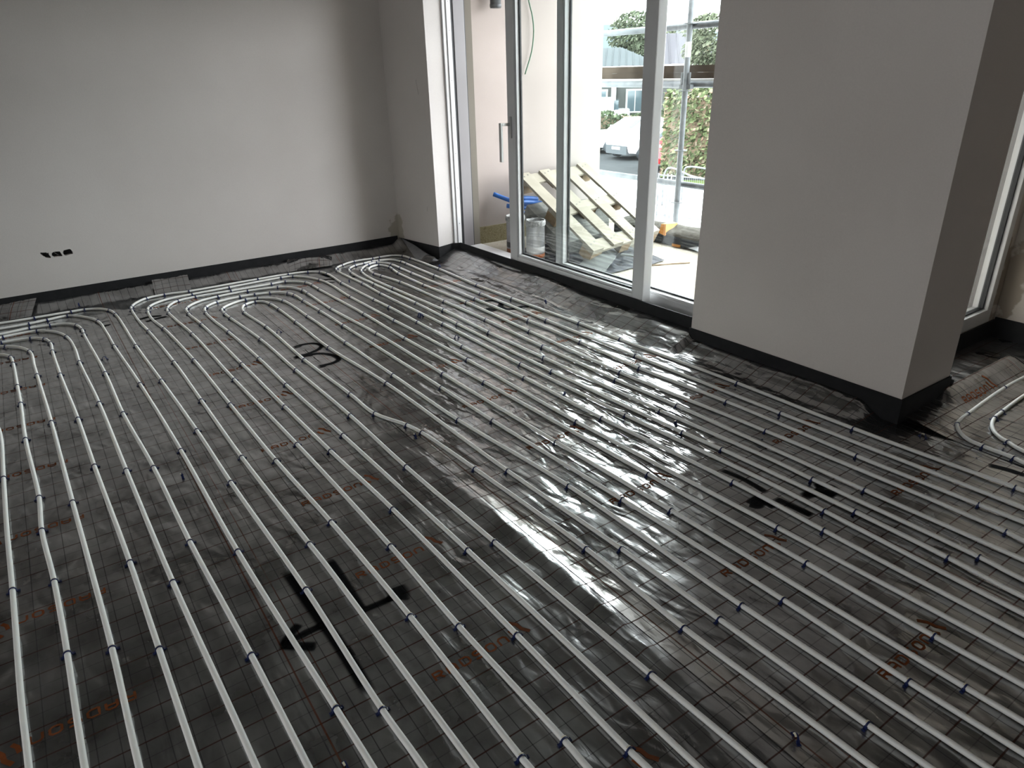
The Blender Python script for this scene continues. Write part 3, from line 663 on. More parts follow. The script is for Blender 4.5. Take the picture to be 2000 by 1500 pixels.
# ------------------------------------------------------------------ heating pipes and their clips
TRACE = '''S1=-0.736,2.832 -0.764,2.83c -1.394,2.789c -2.023,2.781c -2.862,2.745c -3.24,2.741c -3.948,2.705c -4.399,2.692c -5.002,2.7c -5.487,2.685c -5.616,2.671c -5.688,2.611 -5.711,2.482c -5.705,2.416c -5.716,2.243c -5.656,2.108c -5.588,2.031c -5.497,2.006c -5.231,2.007 -5.002,2.016c -4.663,2.012c -3.775,2.039c -2.915,2.046c -2.104,2.075c -1.344,2.116 -1.101,2.117c -0.453,2.111
S2=-0.687,2.706 -1.681,2.664c -2.614,2.632c -3.419,2.613c -4.195,2.594c -4.848,2.571c -5.343,2.567c -5.43,2.565c -5.557,2.525 -5.6,2.431c -5.614,2.364c -5.59,2.278c -5.571,2.191c -5.493,2.107c -5.362,2.075c -4.929,2.081c -4.284,2.109c -3.719,2.114c -2.73,2.123c -1.826,2.16c -1.622,2.178c -1.032,2.2c -0.709,2.2c -0.484,2.19
S3=-0.649,2.61 -0.793,2.602c -1.252,2.577c -1.914,2.565c -2.472,2.524c -2.975,2.528c -3.487,2.516c -4.107,2.492c -5.034,2.462c -5.239,2.46c -5.4,2.457c -5.492,2.428 -5.555,2.385c -5.534,2.296c -5.414,2.183c -5.316,2.149c -5.106,2.131 -4.733,2.147c -4.032,2.188c -3.457,2.188c -2.911,2.205c -2.038,2.238c -1.462,2.274 -1.255,2.273c -0.651,2.285c -0.519,2.277
S4=-0.604,2.494 -0.661,2.502c -1.614,2.463c -2.493,2.402c -3.316,2.401c -4.076,2.402c -4.663,2.374c -5.1,2.374c -5.242,2.391c -5.328,2.404c -5.454,2.363c -5.448,2.3 -5.386,2.237 -5.218,2.213c -5.114,2.229c -4.852,2.268c -4.198,2.289c -3.674,2.305c -3.053,2.305c -2.436,2.319c -2.028,2.34c -1.091,2.363c -0.56,2.384
Q1=-0.417,2.019 -1.035,2.01c -1.427,2.01c -2.148,1.967c -2.75,1.953c -3.349,1.929c -3.914,1.925c -4.325,1.919c -4.551,1.908c -5.129,1.894c -5.466,1.904c -5.561,1.879c -5.635,1.801c -5.67,1.645c -5.677,1.398c -5.671,0.87c -5.7,0.699c -5.677,0.57c -5.603,0.491 -5.512,0.445c -5.429,0.436c -5.11,0.438 -4.856,0.454c -4.175,0.479c -3.523,0.486c -2.808,0.493c -2.044,0.518c -1.907,0.523 -0.982,0.535
Q2=-0.38,1.924 -1.14,1.895c -2.193,1.85c -3.155,1.845c -4.038,1.819c -4.725,1.798c -5.33,1.787c -5.571,1.654c -5.599,1.561c -5.579,1.147c -5.567,0.87c -5.553,0.702 -5.493,0.597 -5.42,0.545c -5.325,0.524c -5.107,0.518 -4.849,0.545c -4.133,0.58c -3.383,0.592c -2.69,0.604c -2.122,0.628c -1.517,0.641c -0.937,0.639c -0.907,0.64
Q3=-0.341,1.824 -0.562,1.813c -0.965,1.807c -1.666,1.786c -2.833,1.752c -3.685,1.719c -4.294,1.715c -5.067,1.687c -5.211,1.686c -5.324,1.672c -5.456,1.552c -5.462,1.441c -5.47,1.133c -5.481,0.877c -5.455,0.748c -5.396,0.689 -5.295,0.645c -5.191,0.637c -4.984,0.647 -4.618,0.673c -3.693,0.693c -2.776,0.725c -1.863,0.742c -1.396,0.739c -0.914,0.751c -0.828,0.75
Q4=-0.293,1.7 -0.425,1.696c -1.436,1.674c -2.098,1.655c -3.062,1.632c -3.878,1.618c -4.543,1.578c -5.018,1.578c -5.123,1.576c -5.269,1.527 -5.331,1.451c -5.387,1.235c -5.38,1.013c -5.335,0.867 -5.223,0.762c -5.083,0.746c -4.78,0.765c -3.897,0.789c -3.19,0.805c -2.626,0.823c -2.062,0.847c -1.266,0.857c -0.802,0.86c -0.746,0.863
Q5=-0.255,1.605 -0.52,1.596c -0.903,1.598c -1.595,1.579c -2.438,1.545c -2.913,1.538c -4.158,1.509c -4.551,1.5c -4.858,1.489c -5.044,1.484c -5.126,1.462c -5.191,1.412 -5.224,1.356c -5.253,1.252c -5.268,1.146c -5.236,0.97c -5.15,0.873c -5.032,0.849c -4.844,0.849 -4.507,0.871c -3.919,0.893c -3.45,0.898c -2.73,0.922c -1.685,0.946c -0.676,0.96
Q6=-0.288,1.499 -0.963,1.476c -1.791,1.476c -2.544,1.42c -3.215,1.408c -3.845,1.398c -4.494,1.39c -4.953,1.371c -5.079,1.319 -5.141,1.242c -5.161,1.158c -5.137,1.069 -5.041,0.962c -4.904,0.95c -4.789,0.956c -4.24,0.996c -3.615,1.007c -2.898,1.028c -2.308,1.028c -1.668,1.045c -0.936,1.066c -0.591,1.079
Q7=-0.366,1.391 -0.51,1.385c -0.964,1.377c -1.379,1.372c -2.027,1.348c -3.137,1.332c -3.831,1.283c -4.427,1.285c -4.773,1.282c -4.934,1.272c -5.028,1.248 -5.063,1.2c -5.039,1.119c -4.968,1.081 -4.858,1.067c -4.451,1.096c -3.737,1.098c -3.126,1.124c -2.846,1.132c -2.643,1.201c -2.535,1.222c -2.121,1.249c -1.45,1.277c -1.001,1.266c -0.72,1.276 -0.441,1.286
P7=-1.053,0.437 -1.258,0.428c -1.821,0.426c -2.627,0.401c -3.19,0.392c -3.927,0.368c -4.61,0.343c -5.394,0.328c -5.529,0.305c -5.61,0.253 -5.662,0.164c -5.67,0.079c -5.676,-0.144c -5.687,-0.342
P6=-1.123,0.34 -1.332,0.332c -2.152,0.302c -3.034,0.292c -3.948,0.266c -4.696,0.233c -4.997,0.227 -5.304,0.208c -5.451,0.152 -5.577,0.051c -5.564,-0.073c -5.549,-0.181c -5.549,-0.344
P5=-1.212,0.216 -1.646,0.205c -2.309,0.179c -2.948,0.167c -3.605,0.138c -4.239,0.132c -5.063,0.102c -5.172,0.102c -5.298,0.081c -5.386,0.024 -5.421,-0.065c -5.437,-0.182c -5.416,-0.345
P4=-1.285,0.115 -2.115,0.086c -2.994,0.069c -3.813,0.056c -4.521,0.03c -4.812,0.029 -5.084,0.006c -5.238,-0.049 -5.339,-0.143c -5.34,-0.331c -5.327,-0.375
P3=-1.367,0.002 -1.827,-0.005c -2.312,-0.013c -3.115,-0.037c -3.675,-0.05c -4.376,-0.077c -4.831,-0.087c -5.008,-0.087c -5.12,-0.113c -5.192,-0.184c -5.222,-0.34c
P2=-1.45,-0.114 -1.911,-0.116c -2.854,-0.139c -3.713,-0.159c -4.447,-0.184c -4.614,-0.19 -4.921,-0.202c -5.052,-0.257 -5.115,-0.32c -5.154,-0.369
P1=-1.527,-0.221 -1.965,-0.224c -2.353,-0.232c -2.71,-0.249c -2.974,-0.245c -3.584,-0.269c -4.055,-0.273c -4.336,-0.28c -4.743,-0.29c -4.88,-0.3c -4.936,-0.323 -4.977,-0.364
P0=-1.606,-0.331 -1.822,-0.338 -2.384,-0.346c -2.793,-0.354 -3.234,-0.358c -3.704,-0.363 -3.938,-0.384
T1=-0.822,3.054 -0.862,3.065c -0.98,3.069c -1.045,3.081 -1.105,3.131 -1.141,3.19c -1.153,3.241 -1.161,3.33c -1.189,3.771c -1.187,3.985 -1.18,4.146
T2=-0.863,3.156 -0.937,3.191c -0.971,3.206 -1.009,3.24 -1.046,3.303 -1.069,3.382c -1.078,3.477c -1.093,3.745 -1.094,3.916
LOOSE=-5.764,1.935 -5.147,1.963 -4.045,2.007 -4.017,2.008 -3.518,1.988 -2.806,0.252 -4.5,0.157 -2.529,1.185 -1.164,0.29 -0.592,1.213 -2.47,2 -1.91,2.206 -3.679,2.802 -5.096,2.754 -4.315,1.133 -1.178,2.968 -5.798,0.14'''
PIPE_R = 0.0083; PZ = 0.0098
def parse(s):
    P = []
    for tk in s.split():
        c = tk.endswith('c'); a, b = tk.rstrip('c').split(','); P.append((float(a), float(b), c))
    return P
PT = {}
for ln in TRACE.strip().split('\n'):
    k, v = ln.split('='); PT[k] = parse(v)
ORD = ['first','second','third','fourth','fifth','sixth','seventh','eighth','ninth','tenth','eleventh','twelfth','thirteenth','fourteenth','fifteenth','sixteenth','seventeenth','eighteenth']
PIPES = {}
NEST = {'S1':'outermost','S2':'second','S3':'third','S4':'innermost'}
for i, q in enumerate(['outermost','second','third','fourth','fifth','sixth','innermost']): NEST['Q%d' % (i+1)] = q
for i, q in enumerate(['innermost','sixth','fifth','fourth','third','second','outermost']): NEST['P%d' % (i+1)] = q
def pipe_words(k):
    if k[0] == 'S': return 'corner loop', '%s white heating pipe of the loop bending in the far corner by the door' % NEST[k]
    if k[0] == 'Q': return 'middle loop', '%s white heating pipe of the large nested loop in the middle of the floor' % NEST[k]
    if k == 'P0': return 'leftmost pipe', 'white heating pipe running along the very left edge of the picture'
    if k[0] == 'P': return 'left bundle', '%s white heating pipe of the left bundle turning away along the wall' % NEST[k]
    return ('bay', 'white heating pipe bending tightly in the bay, nearest the pillar') if k == 'T1' else ('bay', 'white heating pipe bending in the bay, farther from the pillar')

# clip prototype: bowed bridge, two splayed barbed feet, pale saddle on the crown
def bridge_mesh(hw=0.0023):
    b = MB(); n = 12; r0, r1 = PIPE_R+0.0004, PIPE_R+0.0026; vs = []
    for i in range(n+1):
        t = math.pi*i/n
        for rr, xx in ((r0,-hw),(r1,-hw),(r1,hw),(r0,hw)): vs.append((xx, rr*math.cos(t), rr*math.sin(t)))
    fs = [(i*4+k, i*4+(k+1) % 4, i*4+4+(k+1) % 4, i*4+4+k) for i in range(n) for k in range(4)] + [(0,1,2,3),(n*4+3,n*4+2,n*4+1,n*4)]
    return b.add(vs, fs)
def foot_mesh(s, b=None):
    b = b or MB(); y0 = s*(PIPE_R+0.0004); y1 = s*(PIPE_R+0.0026); y2 = s*(PIPE_R+0.0048); y3 = s*(PIPE_R+0.0086); h = 0.0042; zb = -PZ+0.0008
    vs = [(x, y, z) for x in (-h, h) for y, z in ((y0,0.001),(y1,0.001),(y1+s*0.0006,-0.004),(y3,zb+0.0025),(y3,zb),(y2-s*0.0035,zb))]
    fs = [(0,1,2,3,4,5),(11,10,9,8,7,6)] + [(i, (i+1) % 6, 6+(i+1) % 6, 6+i) for i in range(6)]
    b.add(vs, fs); b.box(-0.0048, 0.0048, min(y3, y3+s*0.0018), max(y3, y3+s*0.0024), zb, zb+0.0042); return b
def saddle_mesh():
    b = MB(); n = 6; r0, r1 = PIPE_R+0.0003, PIPE_R+0.0030; vs = []
    for i in range(n+1):
        t = math.pi*(0.24+0.44*i/n)
        for rr, xx in ((r0,-0.0064),(r1-0.001,-0.0064),(r1,-0.0020),(r0,-0.0020)): vs.append((xx, rr*math.cos(t), rr*math.sin(t)))
    fs = [(i*4+k, i*4+(k+1) % 4, i*4+4+(k+1) % 4, i*4+4+k) for i in range(n) for k in range(4)] + [(0,1,2,3),(n*4+3,n*4+2,n*4+1,n*4)]
    return b.add(vs, fs)
def make_clip_near():
    r = empty('pipe_clip'); r.empty_display_size = 0.02
    bridge_mesh().build('bridge', 'clip_blue', r, local=True)
    foot_mesh(1).build('foot', 'clip_blue', r, local=True); foot_mesh(-1).build('foot', 'clip_blue', r, local=True)
    s = saddle_mesh().build('saddle', 'clip_cream', r, local=True); s['label'] = 'pale saddle on the crown of the clip'
    return r
far_b = bridge_mesh(0.0034); foot_mesh(1, far_b); foot_mesh(-1, far_b)
near_proto = make_clip_near(); far_proto = None
used = {'near': False}
def put_clip(x, y, z, ang, label, near, group):
    global far_proto
    if near:
        if not used['near']: used['near'] = True; o = near_proto
        else:
            o = near_proto.copy(); COL.objects.link(o)
            for ch in near_proto.children:
                c = ch.copy(); COL.objects.link(c); c.parent = o
    else:
        if far_proto is None: far_proto = far_b.build('pipe_clip', 'clip_blue'); o = far_proto
        else: o = far_proto.copy(); COL.objects.link(o)
    o.location = (x, y, z); o.rotation_euler = (0, 0, ang)
    tag(o, label, 'pipe clip', group); return o
for k, P in PT.items():
    if k == 'LOOSE': continue
    pts = [Vector((a, b, 0)) for a, b, c in P]
    # carry the run on past the frame
    if k[0] in 'SQ': pts = [pts[0]+Vector((1.5,0.03,0))] + pts + [pts[-1]+Vector((1.5,0.03,0))]
    elif k == 'P0': pts = [pts[0]+Vector((1.8,0.03,0))] + pts + [Vector((-4.45,-0.40,0)), Vector((-4.72,-0.52,0)), Vector((-4.80,-0.75,0)), Vector((-4.82,-1.55,0))]
    elif k[0] == 'P': pts = [pts[0]+Vector((1.6,0.03,0))] + pts + [pts[-1]+Vector((-0.02 if k not in ('P1','P2') else -0.05,-0.15,0)), pts[-1]+Vector((-0.05,-1.1,0))]
    else: pts = [pts[0]+Vector((1.6,-0.05,0))] + pts + [Vector((-1.16,4.22,0)) if k == 'T1' else Vector((-1.07,4.08,0)), Vector((-1.08,4.33,0)) if k == 'T1' else Vector((-1.00,4.19,0)), Vector((-0.93,4.38,0)) if k == 'T1' else Vector((-0.86,4.25,0)), Vector((1.2,4.42,0)) if k == 'T1' else Vector((1.2,4.30,0))]
    sh = 1
    Q = catmull(pts, 7)
    for q in Q: q.z = PZ + 0.0005*noise.noise(q*3.0)
    if k in ('Q7',):
        pass
    words = pipe_words(k)
    o = MB().tube(Q, PIPE_R, 12).build('heating_pipe', 'pipe_white', smooth=True)
    tag(o, words[1], 'pipe', 'white underfloor heating pipes')
    # clips
    idx = [i for i, p in enumerate(P) if p[2]]
    if k[0] in 'SQ': apex = min(range(len(P)), key=lambda i: P[i][0] + (0.0 if k[0] == 'S' else 0.0))
    elif k[0] == 'P': apex = len(P)-1
    else: apex = min(range(len(P)), key=lambda i: P[i][0])
    cnt = {0: 0, 1: 0}
    side_seq = {0: [i for i in idx if i <= apex][::-1], 1: [i for i in idx if i > apex]}
    for sd in (0, 1):
        for nth, i in enumerate(side_seq[sd]):
            x, y, _ = P[i]; a = Vector(P[max(i-1, 0)][:2]); c = Vector(P[min(i+1, len(P)-1)][:2])
            j = (i+sh)*7
            if 0 < j < len(Q)-1: dq = Q[min(j+1, len(Q)-1)]-Q[j-1]
            else: dq = Vector((c.x-a.x, c.y-a.y, 0))
            if dq.x*x + dq.y*y > 0: dq = -dq          # front of the clip turned to the room
            ang = math.atan2(dq.y, dq.x) + random.uniform(-0.10, 0.10)
            near = math.hypot(x, y) < 3.4
            if k[0] in 'SQ':
                nm = '%s of the %s' % (NEST[k], words[0]); run = 'window side run' if sd == 0 else 'wall side run'
                lab = '%s blue clip from the bend, %s, %s' % (ORD[nth], run, nm)
            elif k == 'P0': lab = '%s blue clip from the top on the leftmost pipe of the picture' % ORD[nth]
            elif k[0] == 'P': lab = '%s blue clip from the left edge on the %s pipe of the left bundle' % (ORD[nth], NEST[k])
            else: lab = '%s blue clip from the bend, %s run, bay pipe %s the pillar' % (ORD[nth], 'near' if sd == 0 else 'far', 'nearest' if k == 'T1' else 'farther from')
            put_clip(x, y, Q[j].z if 0 <= j < len(Q) else PZ, ang, lab, near, 'blue clips on the heating pipes')
LL = ['at the foot of the wall beside the corner loop','between the corner loop and the middle loops','left of a pair between corner loop and middle loop','right of a pair between corner loop and middle loop',
      'between the innermost corner run and middle loop, toward the glare','with a pale crown between two runs of the left bundle','standing between left bundle pipes near the wall','beside the kink of the innermost middle loop',
      'cut off by the bottom edge of the picture','on the bare foil band near the bottom right','standing upright in the glare of the foil','beside a crossing of two tall pins in the bright foil',
      'on the turned up foil below the sliding door','behind the outermost corner pipe below the door jamb','lying black and flat inside the innermost middle loop','in the shade at the foot of the pillar corner','behind the outermost left bundle pipe near the left wall']
for (x, y, _), s in zip(PT['LOOSE'], LL):
    near = math.hypot(x, y) < 3.4
    put_clip(x, y, foil_z(x, y)+PZ+0.001, random.uniform(0, 3.1) if near else math.pi/2*random.choice((0,1))+random.uniform(-.4,.4), 'empty blue clip '+s, near, 'empty blue clips')

# ------------------------------------------------------------------ terrace
ter = struct(MB().box(-6.1,-1.9,3.30,5.32,-0.25,0.0).build('floor_terrace', 'pebble_floor'))
struct(MB().box(-6.0,-1.9,5.12,5.34,-0.25,0.055).build('trim_1', 'white_membrane'))
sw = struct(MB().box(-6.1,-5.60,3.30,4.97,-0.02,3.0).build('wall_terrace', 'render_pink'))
MB().box(-5.60,-5.585,3.30,4.97,0.0,0.158).build('plinth', 'plinth_board', sw)
# hanging green cable and a cut end of rain pipe on the terrace wall
cp = catmull([(-5.585,4.05,2.25),(-5.575,4.07,2.06),(-5.565,4.10,1.94),(-5.56,4.11,1.82),(-5.565,4.09,1.66),(-5.575,4.02,1.47)], 6)
tag(MB().tube(cp, 0.0055, 8).build('green_cable', 'green_cable', smooth=True), 'green cable hanging in a curve down the white terrace wall', 'cable')
rp = MB(); rp.lathe([(0.043,0.0),(0.046,0.0),(0.046,0.9),(0.043,0.9)], (-5.50,3.67,1.985)); rp.lathe([(0.048,0.010),(0.049,0.012),(0.049,0.03),(0.046,0.032)], (-5.50,3.67,1.985))
tag(rp.build('rain_pipe', 'galv', smooth=True), 'cut galvanised rain pipe end hanging above the open door gap', 'pipe')
# tall paint tins
def tin(loc, label, orient):
    r = empty('paint_tin', loc); x, y, z = loc
    MB().lathe([(0.076,0.0),(0.078,0.004),(0.078,0.12),(0.0775,0.30),(0.080,0.305),(0.080,0.315),(0.077,0.318)], loc, 28).build('body', 'tin_metal' if orient else 'tin_white', r, smooth=True)
    rim = MB(); pr = [(0.0785,0.300),(0.084,0.310),(0.086,0.330),(0.082,0.350),(0.074,0.352),(0.070,0.335),(0.070,0.30)]
    rim.lathe(pr, loc, 40)
    rim.v = [(vx+0.004*noise.noise(Vector((vx*60, vy*60, vz*60))), vy+0.004*noise.noise(Vector((vy*60, vx*60, 3))), vz+0.007*noise.noise(Vector((vx*45, vy*45, 9)))) for vx, vy, vz in rim.v]
    rim.build('crusted_rim', 'tin_crust', r, smooth=True)
    MB().lathe([(0.0785,0.085),(0.0792,0.086),(0.0792,0.130),(0.0785,0.131)], loc, 28).build('label', 'label_black' if not orient else 'label_white', r, smooth=True)
    MB().lathe([(0.0785,0.040),(0.0793,0.041),(0.0793,0.070),(0.0785,0.071)], loc, 28).build('label_band', 'label_orange', r, smooth=True)
    MB().lathe([(0.0785,0.000),(0.0795,0.001),(0.0795,0.018),(0.0785,0.019)], loc, 28).build('base_band', 'label_black', r, smooth=True)
    return tag(r, label, 'paint tin', 'tall tins behind the door')
tin((-4.965,3.455,0.012), 'tall white tin with black and orange bands standing in the open door gap', False)
tin((-4.70,3.475,0.012), 'tall bare metal tin with a crusted rim behind the sliding glass', True)
# dark membrane crumpled over the floor, pale offcut boards, a stick
def mem(a, b):
    x = -5.15+1.15*a; y = 3.38+1.20*b - 0.25*a*b
    e = min(a, 1-a, b, 1-b)
    z = 0.012 + sm(e*6)*(0.05*abs(noise.noise(Vector((x*4, y*4, 1)))+0.25) + 0.05*abs(noise.noise(Vector((x*9, y*9, 5)))))
    return (x+0.03*noise.noise(Vector((y*5, x*5, 2))), y+0.03*noise.noise(Vector((x*5, y*5, 7))), z)
mo = grid_obj('membrane', 40, 40, mem, 'membrane_dark', smooth=False); tag(mo, 'dark crumpled membrane lying on the terrace under the pallet', 'membrane')
def plank(name, pts, t, mat, label, cat):
    n = len(pts); b = MB(); up = [(x, y, z+t) for x, y, z in pts]
    b.add(pts+up, [tuple(range(n))[::-1], tuple(range(n, 2*n))]+[(i, (i+1) % n, n+(i+1) % n, n+i) for i in range(n)])
    return tag(b.build(name, mat, bevel=0.002), label, cat)
plank('offcut_board', [(-4.36,3.80,0.095),(-4.16,3.90,0.075),(-3.995,3.60,0.006),(-4.22,3.50,0.006)], 0.012, 'board_pale', 'pale offcut board lying tilted on the terrace near the fixed pane', 'board')
plank('offcut_board', [(-4.14,3.95,0.10),(-3.98,4.09,0.075),(-3.965,4.07,0.07),(-4.13,3.925,0.095)], 0.012, 'board_pale', 'narrow pale offcut strip pointing away from the tilted offcut board', 'board')
plank('wood_offcut', [(-4.02,3.58,0.004),(-3.90,3.70,0.004),(-3.87,3.66,0.004),(-3.99,3.54,0.004)], 0.02, 'wood_pallet', 'short wooden batten on the terrace beside the tilted offcut board', 'batten')
tag(MB().tube([(-4.02,4.08,0.006),(-3.96,4.18,0.006),(-3.90,4.31,0.008),(-3.84,4.44,0.006)], 0.0055, 6).build('stick', 'wood_block'), 'thin stick lying on the pebbled terrace floor', 'stick')

# pallet leaning up to the left on a grey slab
S0 = Vector((-4.215,3.705,0.150)); ud = Vector((-1.09,0.03,0.50)).normalized(); cd = Vector((-0.065,0.285,0.0)).normalized(); nd = ud.cross(cd).normalized()
if nd.z < 0: nd = -nd
PM = Matrix.Identity(4)
for i in range(3): PM[i][0] = ud[i]; PM[i][1] = cd[i]; PM[i][2] = nd[i]; PM[i][3] = S0[i]
pal = empty('pallet', S0)
for k in range(4):
    y0 = 0.29*k; MB().box(0, 1.2, y0, y0+0.145, -0.022, 0, PM).build('slat', 'wood_pallet', pal, bevel=0.002)
for x0 in (0.0, 0.53, 1.055):
    MB().box(x0, x0+0.145, 0, 1.015, -0.044, -0.0225, PM).build('cross_board', 'wood_pallet', pal, bevel=0.002)
    for y0 in (0.0, 0.435, 0.87):
        MB().box(x0, x0+0.145, y0, y0+0.145, -0.122, -0.0445, PM).build('block', 'wood_block', pal, bevel=0.002)
nl = MB()
for k in range(4):
    for x0 in (0.07, 0.60, 1.13):
        for dy in (0.04, 0.10): nl.box(x0-0.006+dy*0.3, x0+0.006+dy*0.3, 0.29*k+dy-0.006, 0.29*k+dy+0.006, 0.0, 0.0015, PM)
nk = nl.build('nail_heads', 'car_black', pal); nk['kind'] = 'stuff'
tag(pal, 'pale wooden pallet leaning on a grey slab on the terrace', 'pallet')
sl = MB(); sl.box(0.30, 0.90, -0.06, 0.60, -0.255, -0.124, PM)
so = sl.build('leaning_slab', 'slab_grey', bevel=0.008); tag(so, 'thick grey slab lying sloped underneath the pallet', 'slab')
sp2 = MB(); sp2.box(-4.98, -4.74, 3.72, 4.75, 0.004, 0.050); tag(sp2.build('support_block', 'slab_grey', bevel=0.006), 'low grey block supporting the sloped slab on the terrace', 'block')
sp3 = MB(); sp3.box(-5.48, -5.24, 4.42, 4.80, 0.004, 0.30); tag(sp3.build('support_block', 'slab_grey', bevel=0.006), 'grey block stacked at the terrace wall behind the pallet', 'block')
# blue conduits
for pts, lab in [([(-5.55,3.62,0.455),(-5.45,3.73,0.40),(-5.36,3.82,0.36),(-5.25,3.92,0.31)], 'blue conduit with its cut end pointing left out of the heap'),
                 ([(-5.36,3.70,0.44),(-5.32,3.83,0.425),(-5.34,3.97,0.40)], 'topmost blue conduit seen through the glass'),
                 ([(-5.30,3.68,0.405),(-5.28,3.83,0.392),(-5.26,4.02,0.362)], 'blue conduit just below the topmost one seen through the glass'),
                 ([(-5.36,3.64,0.37),(-5.32,3.78,0.345),(-5.33,3.92,0.32)], 'blue conduit running behind the grey slab corner'),
                 ([(-5.33,3.70,0.31),(-5.31,3.80,0.29),(-5.31,3.86,0.22)], 'lowest blue conduit bending down behind the metal tin')]:
    b = MB(); q = catmull(pts, 5); b.tube(q, 0.020, 14); tag(b.build('blue_conduit', 'blue_conduit', smooth=True), lab, 'conduit', 'blue conduits behind the pallet')
# stack at the terrace edge: grey roll, sacks, orange strap, clear sheet
ro = MB(); ro.box(-5.15,-3.45,4.78,5.08,0.004,0.095); ro.v = [(x, y, z) for x, y, z in ro.v]
tag(ro.build('membrane_roll', 'roll_grey', bevel=0.02), 'flattened dark grey roll along the terrace edge', 'roll')
def sack(a, b):
    x = -5.1+1.6*a; t = math.pi*b
    return (x, 4.93-0.15*math.cos(t)+0.01*noise.noise(Vector((x*6, b*5, 0))), 0.095+0.075*math.sin(t)*(0.8+0.35*noise.noise(Vector((x*3, b*3, 4)))))
tag(grid_obj('sack', 40, 12, sack, 'sack_beige'), 'beige folded sacking lying on the dark grey roll', 'sack')
st = MB(); st.add([(-4.52,4.765,0.10),(-4.44,4.765,0.085),(-4.47,4.80,0.185),(-4.53,4.80,0.175),(-4.52,4.93,0.185),(-4.44,4.93,0.18)], [(0,1,2,3),(3,2,5,4),(1,5,2),(0,3,4),(0,4,5,1)])
tag(st.build('orange_strap', 'strap_orange'), 'orange strap end folded over the grey roll', 'strap')
st2 = MB().box(-4.35,-4.26,4.765,4.78,0.008,0.03); tag(st2.build('orange_strap', 'strap_orange'), 'small orange strap end under the grey roll', 'strap')
def clr(a, b):
    x = -4.44+1.0*a; y0 = 4.86-0.12*a; y = 5.05*(1-b)+(y0-0.18*a)*b
    z = 0.20*(1-b)+0.02*b - 0.03*a*(1-b) + 0.018*noise.noise(Vector((x*7, b*4, 1))) + 0.03*(1-b)*0
    return (x, y, max(0.012, z))
tag(grid_obj('clear_sheet', 40, 20, clr, 'clear_film'), 'crumpled clear plastic sheet draped over the grey roll', 'plastic sheet')

# ------------------------------------------------------------------ scaffold outside
sc = empty('scaffold', (-4.94,5.5,-2.0))
pl = MB(); pl.tube([(-4.94,5.44,-2.0),(-4.94,5.44,1.0),(-4.94,5.44,4.2)], 0.027, 14); po = pl.build('standard', 'galv', sc, smooth=True)
for z in (-1.25,-0.75,-0.25,0.25,0.75,1.29,1.86,2.4):
    MB().lathe([(0.026,-0.005),(0.062,-0.004),(0.062,0.004),(0.026,0.005)], (-4.94,5.44,z), 16).build('rosette', 'galv', po)
MB().lathe([(0.0275,-0.065),(0.0282,-0.064),(0.0282,0.064),(0.0275,0.065)], (-4.94,5.44,1.645), 14).build('label', 'label_white', po)
MB().tube([(-9.0,5.50,1.82),(-4.94,5.50,1.845),(1.0,5.50,1.87)], 0.030, 12).build('ledger', 'galv', sc, smooth=True)
MB().tube([(-9.0,5.50,1.345),(1.0,5.50,1.345)], 0.030, 12).build('ledger', 'galv', sc, smooth=True)
MB().tube([(-9.0,5.50,0.42),(1.0,5.50,0.42)], 0.030, 12).build('ledger', 'galv', sc, smooth=True)
MB().box(-9.0,1.0,5.53,5.562,1.45,1.512).build('toe_board', 'wood_board', sc)
MB().box(-9.0,1.0,5.526,5.558,1.395,1.449).build('toe_board', 'wood_board', sc)
MB().box(-9.0,1.0,5.528,5.85,1.374,1.392).build('platform_board', 'label_white', sc)
cpb = MB()
for dx in (-0.045, 0.045): cpb.box(-4.94+dx-0.011,-4.94+dx+0.011,5.425,5.445,1.345,1.45)
cpb.box(-5.01,-4.87,5.428,5.475,1.305,1.345); cpb.build('coupler', 'galv', sc, bevel=0.004)
for px_ in (-8.0, -1.2):
    MB().tube([(px_,5.44,-2.0),(px_,5.44,4.2)], 0.0245, 12).build('standard', 'galv', sc, smooth=True)
tag(sc, 'galvanised tube scaffold with wooden toe boards outside the terrace', 'scaffold')

# ------------------------------------------------------------------ ground and background
GZ = -2.0
struct(MB().box(-40, 40, 5.36, 18.0, GZ-0.3, GZ-0.01).build('floor_yard', 'concrete_pale'))
struct(MB().box(-160, 60, 15.0, 160, GZ-0.35, GZ-0.02).build('floor_parking', 'asphalt'))
O3 = Vector((0,0,1.5))
def ray(dx, dy, t, d): return O3 + Vector((dx, dy, t))*d
f_ = Vector((-0.73,0.683,0)); s_ = Vector((0.683,0.73,0))
def foliage(b, fn, n, size):
    for _ in range(n):
        p = fn(); a = Vector((random.gauss(0,1), random.gauss(0,1), random.gauss(0,1))).normalized(); c = a.orthogonal().normalized(); e = a.cross(c)
        r = random.uniform(0.6, 1.3)*size; q = random.uniform(0.4, 0.7)
        b.add([p-c*r, p+e*r*q, p+c*r, p-e*r*q], [(0,1,2,3)])
    return b
